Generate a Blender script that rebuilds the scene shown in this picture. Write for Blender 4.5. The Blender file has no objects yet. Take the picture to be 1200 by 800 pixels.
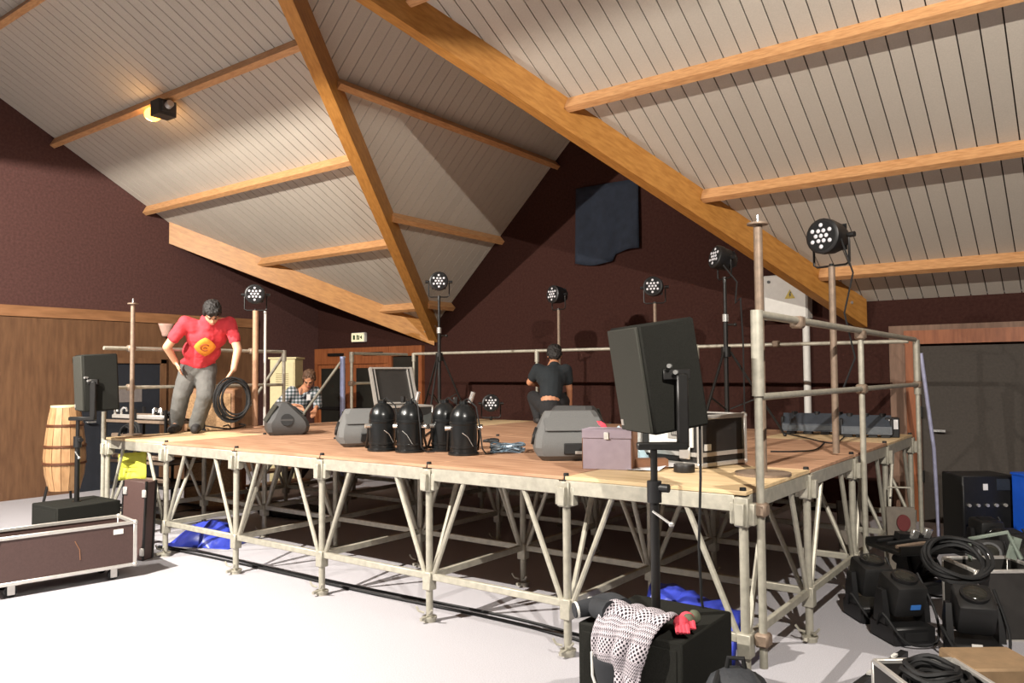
import bpy, bmesh, math, random
from mathutils import Vector, Matrix, Euler, noise
random.seed(7)
PI = math.pi
scene = bpy.context.scene
COL = scene.collection

# ---------------------------------------------------------------- camera
FPX, PITCH, YAW, ROLL = 921.3, 0.04167, 0.64258, 0.00772
CAM = Vector((1.4509, -3.9025, 1.6461))
DECK = 1.0446                      # stage height
MODU = 1.1                         # stage module
_r = Vector((math.cos(YAW), math.sin(YAW), 0)); _f = Vector((-math.sin(YAW), math.cos(YAW), 0)); _z = Vector((0, 0, 1))
FW = _f * math.cos(PITCH) + _z * math.sin(PITCH)
_u = -_f * math.sin(PITCH) + _z * math.cos(PITCH)
RT = _r * math.cos(ROLL) - _u * math.sin(ROLL)
UP = _r * math.sin(ROLL) + _u * math.cos(ROLL)
cd = bpy.data.cameras.new('camera'); cam = bpy.data.objects.new('camera', cd); COL.objects.link(cam)
cd.sensor_width = 36; cd.lens = FPX / 1200 * 36; cd.clip_start = .05; cd.clip_end = 100
m = Matrix.Identity(4)
for i in range(3):
    m[i][0] = RT[i]; m[i][1] = UP[i]; m[i][2] = -FW[i]; m[i][3] = CAM[i]
cam.matrix_world = m
scene.camera = cam

# ---------------------------------------------------------------- view, world, lamps of the hall
vs = scene.view_settings
vs.view_transform = 'Standard'; vs.look = 'None'; vs.gamma = 1; vs.use_curve_mapping = False
vs.exposure = -0.28
w = bpy.data.worlds.new('hall_air'); scene.world = w; w.use_nodes = True
w.node_tree.nodes['Background'].inputs[0].default_value = (1.0, .9, .8, 1)
w.node_tree.nodes['Background'].inputs[1].default_value = .3

def flood(loc, power, aim, size=150, col=(1, .93, .84), r=.03):   # floodlight turned to the stage; a plate added over it (built with the ceiling) shades what lies above
    ld = bpy.data.lights.new('floodlight_bulb', 'SPOT'); ld.energy = power; ld.color = col; ld.shadow_soft_size = r
    ld.spot_size = math.radians(size); ld.spot_blend = 1
    o = bpy.data.objects.new('floodlight_bulb', ld); COL.objects.link(o); o.location = loc
    o.rotation_euler = Vector(aim).to_track_quat('-Z', 'Y').to_euler()
    return o
FLOODS = [((-6.3, -3.0, 4.42), 3100, (-.34, 1, -.10)), ((2.3, -3.0, 4.42), 2600, (-.30, 1, -.12)), ((-4.2, -4.5, 4.9), 7500, (.0, .15, -1))]  # the third, pointing down, is added to brighten the floor and its bounce
for l, p, a in FLOODS:
    flood(l, p, a)

# ---------------------------------------------------------------- helpers: a point of a real plane seen at a pixel of the 1200x800 frame
def _ray(u, v): return FW + RT * ((u - 600) / FPX) + UP * ((400 - v) / FPX)
def onz(u, v, z): d = _ray(u, v); return CAM + d * ((z - CAM.z) / d.z)
def ony(u, v, y): d = _ray(u, v); return CAM + d * ((y - CAM.y) / d.y)
def onx(u, v, x): d = _ray(u, v); return CAM + d * ((x - CAM.x) / d.x)
def deck(u, v): return onz(u, v, DECK)
def floor_at(u, v): return onz(u, v, 0)

# ---------------------------------------------------------------- materials
def lin(c):
    c = c / 255
    return c / 12.92 if c <= .04045 else ((c + .055) / 1.055) ** 2.4
def rgb(c, k=1): return tuple(min(1, lin(q) * k) for q in c) + (1,)
MATS = {}
def mat(name, c, rough=.6, metal=0, var=.12, scale=18, bump=0, bscale=None, spec=.5, stretch=None, rnd=0, detail=4, emit=None, c2=None, coat=0):
    if name in MATS: return MATS[name]
    mt = bpy.data.materials.new(name); mt.use_nodes = True; nt = mt.node_tree; N = nt.nodes; L = nt.links
    b = N['Principled BSDF']; b.inputs['Roughness'].default_value = rough; b.inputs['Metallic'].default_value = metal
    b.inputs['Specular IOR Level'].default_value = spec; b.inputs['Coat Weight'].default_value = coat
    tc = N.new('ShaderNodeTexCoord'); mp = N.new('ShaderNodeMapping'); L.new(tc.outputs['Object'], mp.inputs[0])
    if stretch: mp.inputs['Scale'].default_value = stretch
    ns = N.new('ShaderNodeTexNoise'); ns.inputs['Scale'].default_value = scale; ns.inputs['Detail'].default_value = detail
    L.new(mp.outputs[0], ns.inputs['Vector'])
    mx = N.new('ShaderNodeMix'); mx.data_type = 'RGBA'
    a = rgb(c, 1 - var); e = rgb(c, 1 + var) if c2 is None else rgb(c2)
    mx.inputs[6].default_value = a; mx.inputs[7].default_value = e
    rp = N.new('ShaderNodeMapRange'); rp.inputs[1].default_value = .3; rp.inputs[2].default_value = .7
    L.new(ns.outputs[0], rp.inputs[0]); L.new(rp.outputs[0], mx.inputs[0])
    out = mx.outputs[2]
    if rnd:
        oi = N.new('ShaderNodeObjectInfo'); hs = N.new('ShaderNodeHueSaturation'); mr = N.new('ShaderNodeMapRange')
        mr.inputs[3].default_value = 1 - rnd; mr.inputs[4].default_value = 1 + rnd
        L.new(oi.outputs['Random'], mr.inputs[0]); L.new(mr.outputs[0], hs.inputs['Value']); L.new(out, hs.inputs['Color']); out = hs.outputs[0]
    L.new(out, b.inputs['Base Color'])
    if bump:
        bp = N.new('ShaderNodeBump'); bp.inputs['Strength'].default_value = bump; bp.inputs['Distance'].default_value = .01
        n2 = N.new('ShaderNodeTexNoise'); n2.inputs['Scale'].default_value = bscale or scale * 3; n2.inputs['Detail'].default_value = 3
        L.new(mp.outputs[0], n2.inputs['Vector']); L.new(n2.outputs[0], bp.inputs['Height']); L.new(bp.outputs[0], b.inputs['Normal'])
    if emit:
        b.inputs['Emission Color'].default_value = rgb(emit[0]); b.inputs['Emission Strength'].default_value = emit[1]
    MATS[name] = mt
    return mt
def wood(name, c, c2, scale=6, rough=.5, stretch=(1, 14, 14), rnd=0, bump=.05):
    return mat(name, c, rough, 0, scale=scale, stretch=stretch, c2=c2, rnd=rnd, bump=bump, detail=6)

m_carpet = mat('grey_carpet', (178, 176, 181), .95, var=.16, scale=160, bump=.5, bscale=400, spec=.1, detail=8)
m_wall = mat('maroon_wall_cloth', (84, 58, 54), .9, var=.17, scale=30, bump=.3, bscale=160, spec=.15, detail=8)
m_wallb = mat('shaded_maroon_wall_cloth', (60, 37, 32), .9, var=.2, scale=30, bump=.3, bscale=160, spec=.1, detail=8)  # same maroon cloth, darkened to stand in for the dimmer light at the back
m_board = mat('pale_ceiling_board', (188, 180, 168), .75, var=.05, scale=90, bump=.12, bscale=300, spec=.2, rnd=.035)
m_gap = mat('dark_joint', (70, 60, 50), .9, var=.1)
m_glulam = wood('orange_glulam', (178, 120, 54), (196, 140, 70), 4, .45, (2, 9, 9))
m_pine = wood('pine_purlin', (196, 142, 92), (214, 164, 114), 5, .5, (2, 12, 12))
m_dwood = wood('brown_panelling', (100, 70, 48), (116, 84, 58), 3, .5, (6, 6, 1))
m_owood = wood('orange_door_wood', (138, 78, 44), (158, 94, 56), 4, .45, (8, 8, 1))
m_twood = wood('taupe_door_trim', (116, 88, 70), (134, 104, 84), 4, .6, (6, 6, 1))
m_ply = wood('worn_deck_plywood', (162, 120, 92), (190, 150, 120), 2.2, .55, (1, 7, 3), rnd=.10, bump=.08)
m_ply2 = wood('pale_plywood', (202, 172, 128), (222, 196, 154), 2.2, .55, (1, 6, 3), rnd=.05)
m_edge = wood('plywood_edge', (176, 134, 88), (205, 165, 118), 8, .7, (1, 1, 30))
m_galv = mat('galvanised_steel', (172, 168, 154), .5, .35, var=.14, scale=24, rnd=.08)
m_galvd = mat('dull_scaffold_tube', (134, 116, 100), .55, .3, var=.16, scale=30)
m_chrome = mat('bright_metal', (225, 225, 222), .25, .8, var=.05)
m_alu = mat('aluminium_edging', (205, 202, 196), .38, .6, var=.06, scale=30)
m_black = mat('black_plastic', (24, 24, 25), .45, var=.15, scale=40)
m_blackm = mat('black_painted_steel', (28, 27, 26), .4, .2, var=.15)
m_shiny = mat('glossy_black_can', (30, 32, 33), .28, .3, var=.12, spec=.6)
m_rubber = mat('black_rubber', (16, 16, 17), .7, var=.2)
m_carp = mat('black_cabinet_carpet', (36, 36, 33), .95, var=.18, scale=180, bump=.4, bscale=500, spec=.1)
m_grille = mat('olive_speaker_grille', (46, 46, 39), .8, var=.14, scale=240, bump=.3, bscale=500)
m_wedge = mat('grey_wedge_paint', (62, 62, 62), .6, var=.1, scale=120, bump=.2, bscale=400)
m_wedge2 = mat('grey_wedge_foam', (98, 98, 97), .85, var=.1, scale=200, bump=.2, bscale=500)
m_lens = mat('white_glint_lens', (214, 214, 220), .2, .0, var=.03, spec=.8)  # near-white colour stands in for the glint of the lenses
m_white = mat('white_paint', (222, 220, 214), .5, var=.04)
m_cream = mat('cream_paint', (208, 196, 152), .55, var=.05)
m_phen = mat('brown_case_laminate', (74, 54, 50), .55, var=.1, scale=80)
m_purple = mat('mauve_box_paper', (164, 150, 162), .7, var=.06)
m_kraft = mat('brown_card', (132, 92, 66), .8, var=.1)
m_blue = mat('blue_tarp', (52, 66, 170), .38, var=.2, scale=9)
m_yellow = mat('yellow_sheet', (232, 232, 86), .7, var=.04)
m_navy = mat('navy_cloth', (30, 38, 52), .9, var=.2, scale=10)
m_glass = mat('dark_door_glass', (38, 38, 34), .15, var=.2, scale=3, spec=.6)
m_greydoor = mat('grey_door_leaf', (66, 60, 54), .8, var=.14, scale=40)
m_skin = mat('skin', (216, 164, 132), .55, var=.06, scale=12)
m_skin2 = mat('tanned_skin', (196, 138, 104), .55, var=.06, scale=12)
m_hair = mat('dark_hair', (34, 30, 28), .6, var=.3, scale=60, bump=.6, bscale=120)
m_hair2 = mat('brown_hair', (92, 66, 48), .6, var=.3, scale=60, bump=.6, bscale=120)
m_red = mat('red_cotton', (206, 60, 70), .85, var=.08, scale=14, bump=.25, bscale=30)
m_jeans = mat('grey_jeans', (92, 91, 88), .9, var=.16, scale=10, bump=.3, bscale=40)
m_dark = mat('dark_cotton', (32, 38, 42), .9, var=.15, scale=12, bump=.25, bscale=30)
m_dark2 = mat('dark_trousers', (36, 36, 38), .9, var=.15, scale=12)
m_plaid = None
m_orange = mat('orange_print', (240, 150, 50), .8, var=.05)
m_tape = mat('tape_black', (26, 24, 24), .5, var=.1)
m_paper = mat('white_paper', (224, 222, 222), .8, var=.06)
m_bag = mat('pale_blue_plastic', (186, 212, 222), .3, var=.2, scale=12)
m_pink = mat('coral_red_cloth', (206, 66, 82), .85, var=.2, scale=20)
m_silver = mat('silver_blue_foil', (150, 168, 180), .35, .3, var=.35, scale=40)
m_drum = wood('tan_drum_wood', (158, 120, 82), (176, 138, 98), 5, .5, (8, 8, 1.2))
m_sat = mat('blue_sticker', (60, 120, 200), .5, var=.04)
m_redp = mat('shade_darkened_red', (104, 44, 44), .6, var=.1)  # red darkened to stand in for the shade under the stage
m_halo = mat('halogen_glow', (255, 190, 90), .4, emit=((255, 176, 70), 9))
m_exit = mat('exit_sign_face', (240, 232, 200), .4, emit=((240, 226, 180), .55))

# ---------------------------------------------------------------- mesh builder
class B:
    def __init__(self): self.bm = bmesh.new()
    def _m(self, loc, rot):
        M = Matrix.Translation(Vector(loc))
        if rot is not None:
            M = M @ (rot.to_4x4() if isinstance(rot, Matrix) else Euler(rot).to_matrix().to_4x4())
        return M
    def box(self, c, s, rot=None, bev=0, seg=1):
        t = bmesh.new(); bmesh.ops.create_cube(t, size=1, matrix=Matrix.Diagonal((s[0], s[1], s[2], 1)))
        if bev: bmesh.ops.bevel(t, geom=list(t.edges), offset=bev, segments=seg, affect='EDGES', profile=.5)
        t.transform(self._m(c, rot)); self._join(t); return self
    def _join(self, t):
        me = bpy.data.meshes.new('t'); t.to_mesh(me); t.free(); self.bm.from_mesh(me); bpy.data.meshes.remove(me)
    def cyl(self, p0, p1, r, r1=None, n=12, caps=True):
        p0, p1 = Vector(p0), Vector(p1); d = p1 - p0; r1 = r if r1 is None else r1
        q = d.to_track_quat('Z', 'Y').to_matrix().to_4x4()
        t = bmesh.new()
        bmesh.ops.create_cone(t, cap_ends=caps, segments=n, radius1=max(r, 1e-4), radius2=max(r1, 1e-4), depth=d.length)
        t.transform(Matrix.Translation((p0 + p1) / 2) @ q); self._join(t); return self
    def tube(self, pts, r, n=8, closed=False):
        pts = [Vector(p) for p in pts]; k = len(pts); rings = []; prev = None
        for i, p in enumerate(pts):
            if closed: a = pts[(i + 1) % k] - pts[i - 1]
            else: a = pts[min(i + 1, k - 1)] - pts[max(i - 1, 0)]
            a = a.normalized() if a.length > 1e-9 else Vector((0, 0, 1))
            if prev is None:
                prev = a.orthogonal().normalized()
            prev = (prev - a * prev.dot(a))
            prev = prev.normalized() if prev.length > 1e-6 else a.orthogonal().normalized()
            s = a.cross(prev)
            rr = r[i] if isinstance(r, (list, tuple)) else r
            rings.append([self.bm.verts.new(p + (prev * math.cos(2 * PI * j / n) + s * math.sin(2 * PI * j / n)) * rr) for j in range(n)])
        for i in range(k if closed else k - 1):
            A, C = rings[i], rings[(i + 1) % k]
            for j in range(n): self.bm.faces.new((A[j], A[(j + 1) % n], C[(j + 1) % n], C[j]))
        if not closed:
            self.bm.faces.new(rings[0][::-1]); self.bm.faces.new(rings[-1])
        return self
    def lathe(self, prof, n=24, loc=(0, 0, 0), rot=None):
        t = bmesh.new(); rings = []
        for r, z in prof:
            rings.append([t.verts.new((max(r, 1e-4) * math.cos(2 * PI * j / n), max(r, 1e-4) * math.sin(2 * PI * j / n), z)) for j in range(n)])
        for a, c in zip(rings[:-1], rings[1:]):
            for j in range(n): t.faces.new((a[j], a[(j + 1) % n], c[(j + 1) % n], c[j]))
        t.faces.new(rings[0][::-1]); t.faces.new(rings[-1])
        t.transform(self._m(loc, rot)); self._join(t); return self
    def sph(self, c, s, rot=None, n=14):
        t = bmesh.new(); bmesh.ops.create_uvsphere(t, u_segments=n, v_segments=max(6, n * 2 // 3), radius=1)
        s = (s, s, s) if isinstance(s, (int, float)) else s
        t.transform(self._m(c, rot) @ Matrix.Diagonal((s[0], s[1], s[2], 1))); self._join(t); return self
    def prism(self, poly, vec):
        vec = Vector(vec); a = [self.bm.verts.new(Vector(p)) for p in poly]; c = [self.bm.verts.new(Vector(p) + vec) for p in poly]
        self.bm.faces.new(a[::-1]); self.bm.faces.new(c); k = len(poly)
        for i in range(k): self.bm.faces.new((a[i], a[(i + 1) % k], c[(i + 1) % k], c[i]))
        return self
    def loft(self, rings):
        R = [[self.bm.verts.new(Vector(p)) for p in r] for r in rings]; n = len(R[0])
        for a, c in zip(R[:-1], R[1:]):
            for j in range(n): self.bm.faces.new((a[j], a[(j + 1) % n], c[(j + 1) % n], c[j]))
        self.bm.faces.new(R[0][::-1]); self.bm.faces.new(R[-1]); return self
    def grid(self, fn, nu, nv):
        V = [[self.bm.verts.new(Vector(fn(i / nu, j / nv))) for j in range(nv + 1)] for i in range(nu + 1)]
        for i in range(nu):
            for j in range(nv): self.bm.faces.new((V[i][j], V[i + 1][j], V[i + 1][j + 1], V[i][j + 1]))
        return self
    def mesh(self, mt, smooth=38):
        bmesh.ops.recalc_face_normals(self.bm, faces=list(self.bm.faces))
        me = bpy.data.meshes.new('part'); self.bm.to_mesh(me); self.bm.free()
        me.materials.append(mt)
        if smooth:
            me.polygons.foreach_set('use_smooth', [True] * len(me.polygons)); me.set_sharp_from_angle(angle=math.radians(smooth))
        return me
    def build(self, name, mt, parent=None, loc=None, rot=None, smooth=38):
        me = self.mesh(mt, smooth); me.name = name
        return put(name, me, parent, loc, rot)
def put(name, me, parent=None, loc=None, rot=None):
    o = bpy.data.objects.new(name, me); COL.objects.link(o); o.parent = parent
    if loc is not None: o.location = loc
    if rot is not None: o.rotation_euler = rot
    return o
def thing(name, label, cat, loc=(0, 0, 0), rz=0, group=None):
    o = bpy.data.objects.new(name, None); COL.objects.link(o); o.location = loc; o.rotation_euler = (0, 0, rz)
    o.empty_display_size = .1
    return tag(o, label, cat, group)
def tag(o, label, cat, group=None):
    o['label'] = label; o['category'] = cat
    if group: o['group'] = group
    return o
def struct(o): o['kind'] = 'structure'; return o
def kids(o): return [c for c in COL.objects if c.parent == o]
def dup(o, loc=None, rz=None, label=None, parent=None):
    c = o.copy(); COL.objects.link(c); c.parent = parent
    if loc is not None: c.location = loc
    if rz is not None: c.rotation_euler = (0, 0, rz)
    if label: c['label'] = label
    for k in kids(o): dup(k, parent=c)
    return c
def arc(c, r, a0, a1, n, ax=(1, 0, 0), ay=(0, 0, 1)):
    c, ax, ay = Vector(c), Vector(ax), Vector(ay)
    return [c + ax * (r * math.cos(a0 + (a1 - a0) * i / n)) + ay * (r * math.sin(a0 + (a1 - a0) * i / n)) for i in range(n + 1)]
# ================================================================ the hall
YB, ZE, SL, SM = 5.8, 2.454, .55, .9638        # back wall, eave height, main roof pitch, cross-gable pitch
X0, X1 = -7.433, -.75                          # feet of the cross gable over the stage
XM = (X0 + X1) / 2; ZA = ZE + (X1 - X0) / 2 * SM; YR = YB - (ZA - ZE) / SL
XL, XRW, YF, YRIDGE = -10.40, 6.6, -12.1, -3.15
def zs(y): return ZE + SL * (YB - y)
# floor
fl = struct(B().box(((XL + XRW) / 2, (YB + YF) / 2, -.05), (XRW - XL + .6, YB - YF + .6, .1)).build('floor', m_carpet))
# back wall with its gable
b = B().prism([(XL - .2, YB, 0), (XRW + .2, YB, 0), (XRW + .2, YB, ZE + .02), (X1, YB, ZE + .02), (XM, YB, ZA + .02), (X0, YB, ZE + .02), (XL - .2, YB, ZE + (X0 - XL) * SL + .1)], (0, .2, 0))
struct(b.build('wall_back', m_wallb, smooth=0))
# left wall (rake under the main roof), right wall, front wall
def gable(x, dx, name):
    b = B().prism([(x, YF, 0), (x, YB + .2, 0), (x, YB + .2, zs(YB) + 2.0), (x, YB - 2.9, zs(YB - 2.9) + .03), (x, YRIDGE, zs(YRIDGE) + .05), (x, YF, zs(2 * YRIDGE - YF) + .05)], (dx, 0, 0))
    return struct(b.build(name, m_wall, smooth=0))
wl = gable(XL, -.2, 'wall_left'); gable(XRW, .2, 'wall_right')
struct(B().box(((XL + XRW) / 2, YF - .1, 1.3), (XRW - XL, .2, 2.7)).build('wall_front', m_wall))
# ceiling: dark backing plus one board per strip
ceil = bpy.data.objects.new('ceiling', None); COL.objects.link(ceil); struct(ceil)
GAP, PW, TH = .011, .1535, .014
def crease(x):
    if x < X0: return YB - (X0 - x)
    if x > X1: return YB
    return YB - min(x - X0, X1 - x) * SM / SL
x = XL + .01
while x < XRW:
    a, c = x + GAP / 2, min(x + PW - GAP / 2, XRW)
    xs = [a] + ([X0] if a < X0 < c else []) + ([XM] if a < XM < c else []) + ([X1] if a < X1 < c else []) + [c]
    poly = [(q, YRIDGE, zs(YRIDGE)) for q in (a, c)] + [(q, crease(q), zs(crease(q))) for q in reversed(xs)]
    B().prism(poly, (0, SL * TH, TH)).build('board', m_board, ceil, smooth=0)
    x += PW
def gslope(sgn, foot):                          # boards of the two slopes of the cross gable
    y = YR - .05
    while y < YB:
        a, c = y + GAP / 2, min(y + PW - GAP / 2, YB)
        def xc(q): return foot + sgn * max(0, min(YB - q, YB - YR)) * SL / SM
        poly = []
        for q in (a, c):
            h = abs(xc(q) - foot); poly.append((xc(q), q, ZE + h * SM))
        poly += [(XM, c, ZA), (XM, a, ZA)]
        if a > YR - .02: B().prism(poly, (-sgn * SM * TH, 0, TH)).build('board', m_board, ceil, smooth=0)
        y += PW
gslope(1, X0); gslope(-1, X1)
E2 = .03
b = B()
b.prism([(XL, YRIDGE, zs(YRIDGE) + E2), (XRW, YRIDGE, zs(YRIDGE) + E2), (XRW, YB, ZE + E2), (X1, YB, ZE + E2), (XM, YR, ZA + E2), (X0, YB, ZE + E2), (XL, YB - (X0 - XL), ZE + SL * (X0 - XL) + E2)], (0, 0, .05))
b.prism([(X0, YB + .2, ZE + E2), (XM, YB + .2, ZA + E2), (XM, YR, ZA + E2), (X0, YB, ZE + E2)], (0, 0, .05))
b.prism([(X1, YB + .2, ZE + E2), (XM, YB + .2, ZA + E2), (XM, YR, ZA + E2), (X1, YB, ZE + E2)], (0, 0, .05))
b.prism([(X0, YB + .2, ZE + .02), (X0, YB, ZE + .02), (XL - .2, YB - (X0 - XL) - .2, ZE + SL * (X0 - XL) + .13), (XL - .2, YB + .2, ZE + SL * (X0 - XL) + .13)], (0, 0, .05))
b.prism([(XL, YRIDGE, zs(YRIDGE) + E2), (XRW, YRIDGE, zs(YRIDGE) + E2), (XRW, YF - .2, zs(2 * YRIDGE - YF + .2) + E2), (XL, YF - .2, zs(2 * YRIDGE - YF + .2) + E2)], (0, 0, .05))
b.build('roof_lining', m_gap, ceil, smooth=0)
# glulam valley beams
def beam(p, q, w, up, dn, label):
    p, q = Vector(p), Vector(q); d = (q - p); s = Vector((d.y, -d.x, 0)).normalized() * (w / 2)
    L = Vector((d.x, d.y, 0)).length; k = 2.0 / L
    root = thing('glulam_beam', label, 'beam', (p.x, p.y, p.z), math.atan2(d.y, d.x), 'valley beams of the roof')
    pt = math.atan2(d.z, L); R = Matrix.Rotation(pt, 3, 'Y')          # timber lies along its own x axis so the grain follows it
    poly = [R @ Vector(q) for q in ((0, -w / 2, up), (L, -w / 2, d.z + up), (L, -w / 2, d.z - dn), (0, -w / 2, -dn))]
    B().prism(poly, (0, w, 0)).build('timber', m_glulam, root, rot=(0, -pt, 0), smooth=0)
    for sg in (1, -1):
        c = Vector((L * .035, sg * w / 2, d.z * .035 - dn * .45))
        B().cyl(c, c + Vector((0, sg * .012, 0)), .018, n=8).build('bolt', m_chrome, root)
    return root
beam((X1, YB, ZE), (XM, YR, ZA), .15, .06, .30, 'long orange glulam beam sloping down to the white fuse box')
beam((X0, YB, ZE), (XM, YR, ZA), .14, .06, .28, 'brown glulam beam dropping steeply between the two ceiling slopes')
beam((X0, YB, ZE), (XL, YB - (X0 - XL), ZE + SL * (X0 - XL)), .14, .04, .32, 'bright yellow-orange glulam beam running from the left wall above the exit doors')
# purlins
def purlin(p, q, nrm, label, grp):
    p, q, n = Vector(p), Vector(q), Vector(nrm).normalized(); d = (q - p).normalized(); s = d.cross(n).normalized() * .036
    root = Vector(p); b = B()
    az = math.atan2(d.y, d.x); Ri = Matrix.Rotation(-az, 3, 'Z')
    b.prism([Ri @ k for k in (-s, s, s + n * .125, -s + n * .125)], Ri @ (q - p))
    o = b.build('roof_purlin', m_pine, None, loc=root, rot=(0, 0, az), smooth=0)
    return tag(o, label, 'beam', grp)
nS = (0, -SL, -1)
def xcl(y): return X0 + (YB - y) * SL / SM if y > YR else XM
names = {5.2: 'lowest', 3.83: 'second lowest', 2.46: 'third lowest', 1.1: 'highest'}
for y in (-1.64, -.26, 1.1, 2.46, 3.83, 5.2):
    nm = names.get(y)
    xl = XL if YB - y > X0 - XL else X0 - (YB - y)
    if y > YR:
        lab = {5.2: 'short pine purlin at the foot of the ceiling where two glulam beams meet', 3.83: 'pine purlin just above the yellow-orange glulam beam, left ceiling',
               2.46: 'sunlit-edged pine purlin meeting the corner of the left wall, left ceiling', 1.1: 'brown purlin that carries the glowing floodlight, left ceiling'}.get(y, 'pine purlin in the top left corner of the ceiling')
        if y == 2.46: lab = 'light-edged pine purlin meeting the sloping top of the left wall'
        purlin((xl, y, zs(y)), (xcl(y) - .06, y, zs(y)), nS, lab, 'purlins of the main roof')
        lab = {5.2: 'lowest pine purlin of the right ceiling, behind the lamp on the pole', 3.83: 'middle pine purlin of the right ceiling above the lamp on the pole',
               2.46: 'upper pine purlin of the right ceiling, running to the top corner'}.get(y, 'pine purlin of the right ceiling above the top of the view')
        purlin((2 * XM - xcl(y) + .06, y, zs(y)), (XRW, y, zs(y)), nS, lab, 'purlins of the main roof')
    else:
        purlin((XL, y, zs(y)), (XRW, y, zs(y)), nS, ['long pine purlin high under the ridge of the main roof', 'long pine purlin of the main roof crossing just above the gable'][y > -1], 'purlins of the main roof')
for dx, lab in ((.36, 'short brown purlin at the foot of the shaded ceiling slope'), (1.38, 'lower brown purlin across the shaded ceiling slope'), (2.43, 'upper brown purlin across the shaded ceiling slope')):
    xx, zz = X0 + dx, ZE + dx * SM; ys = YB - dx * SM / SL
    purlin((xx, ys + .04, zz), (xx, YB, zz), (SM, 0, -1), lab, 'purlins of the shaded gable slope')
    xx = X1 - dx
    purlin((xx, ys + .04, zz), (xx, YB, zz), (-SM, 0, -1), ['lowest', 'middle', 'highest'][int(dx)] + ' purlin on the hidden gable slope behind the long glulam beam', 'purlins of the hidden gable slope')
# wall panelling, doors
pan = struct(B().box((XL + .015, 1.5, 1.24), (.03, 5.9, 2.48)).build('trim_1', m_dwood, smooth=0))
b = B().box((XL + .022, 1.5, 2.565), (.044, 5.9, .15)); struct(b.build('trim_2', wood('brown_rail_wood', (138, 96, 62), (156, 112, 76), 3, .5, (6, 1, 6)), smooth=0))
# door in the left wall
d3 = bpy.data.objects.new('door_3', None); COL.objects.link(d3); struct(d3); d3.location = (XL, 2.05, 0)
B().box((.035, 0, .93), (.012, 1.22, 1.86)).build('leaf', mat('dark_navy_door', (28, 32, 40), .7), d3)
for s in (-1, 1): B().box((.05, s * .655, .96), (.05, .09, 1.92)).build('jamb', m_dwood, d3)
B().box((.05, 0, 1.90), (.05, 1.40, .085)).build('head', m_dwood, d3)
B().box((.045, .12, 1.38), (.006, .4, .22)).build('notice', mat('grey_notice', (116, 108, 104), .8), d3)
B().cyl((.05, -.5, 1.0), (.1, -.5, 1.0), .015).box((.1, -.45, 1.0), (.02, .12, .02)).build('door_handle', m_chrome, d3)
# exit doors at the back
d1 = bpy.data.objects.new('door_1', None); COL.objects.link(d1); struct(d1); d1.location = (-9.43, YB, 0)
B().box((0, -.04, 2.0), (2.0, .08, .29)).build('head', m_owood, d1)
for xx, ww in ((-.95, .12), (.0, .14), (.95, .12)): B().box((xx, -.04, .93), (ww, .08, 1.86)).build('jamb', m_owood, d1)
for xx in (-.48, .48):
    lf = B().box((xx, -.02, .93), (.82, .04, 1.85)).build('leaf', m_owood, d1)
    B().box((xx, -.045, 1.0), (.66, .012, 1.56)).build('pane', m_glass, lf)
    B().box((xx, -.075, 1.05), (.7, .04, .05)).build('push_bar', m_blackm, lf)
B().box((-.35, -.1, 2.03), (.4, .05, .05)).build('door_closer', m_blackm, d1)
B().box((.62, -.1, 2.03), (.5, .05, .05)).build('door_closer', m_blackm, d1)
# second wide head board right of the exit doors
d4 = bpy.data.objects.new('door_4', None); COL.objects.link(d4); struct(d4); d4.location = (-8.05, YB, 0)
B().box((-.0, -.035, 2.06), (.8, .07, .17)).build('head', m_owood, d4)
for xx in (-.36, .36): B().box((xx, -.035, .99), (.08, .07, 1.97)).build('jamb', m_owood, d4)
B().box((0, -.015, .98), (.64, .03, 1.96)).build('leaf', m_glass, d4)
# door at the right
d2 = bpy.data.objects.new('door_2', None); COL.objects.link(d2); struct(d2); d2.location = (.62, YB, 0)
B().box((0, -.02, 2.07), (2.16, .04, .17)).build('head_trim', m_twood, d2)
B().box((-.99, -.02, 1.0), (.18, .04, 2.0)).build('side_trim', m_twood, d2)
B().box((.99, -.02, 1.0), (.18, .04, 2.0)).build('side_trim', m_twood, d2)
B().box((0, -.05, 2.02), (1.84, .06, .15)).build('head', m_owood, d2)
for s in (-1, 1): B().box((s * .84, -.05, .97), (.14, .06, 1.95)).build('jamb', m_owood, d2)
lf = B().box((.0, -.03, .96), (1.54, .04, 1.92)).build('leaf', m_greydoor, d2)
B().cyl((-.66, -.05, 1.0), (-.66, -.11, 1.0), .014).box((-.6, -.11, 1.0), (.14, .02, .025)).build('door_handle', m_chrome, lf)
for zz in (.5, 1.2, 1.72): B().box((-.775, -.085, zz), (.05, .03, .12)).build('hinge', m_blackm, d2)
# exit sign
t = thing('exit_sign', 'small lit exit sign on the wall above the doors', 'sign', (-9.22, YB, 2.33))
B().box((0, -.035, 0), (.34, .07, .17), bev=.008).build('case', m_white, t)
f_ = B().box((0, -.073, 0), (.32, .008, .15)).build('face', m_exit, t)
mk = mat('exit_green', (40, 74, 40), .5)
b = B()                                          # running figure, arrow and door marks
for q, s in (((-.09, 0), (.05, .08)), ((-.01, .0), (.02, .09)), ((.03, .02), (.05, .02)), ((.03, -.02), (.03, .05)), ((.09, 0), (.045, .025)), ((.105, 0), (.02, .06))):
    b.box((q[0], -.079, q[1]), (s[0], .004, s[1]))
b.build('pictogram', mk, f_)
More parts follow.
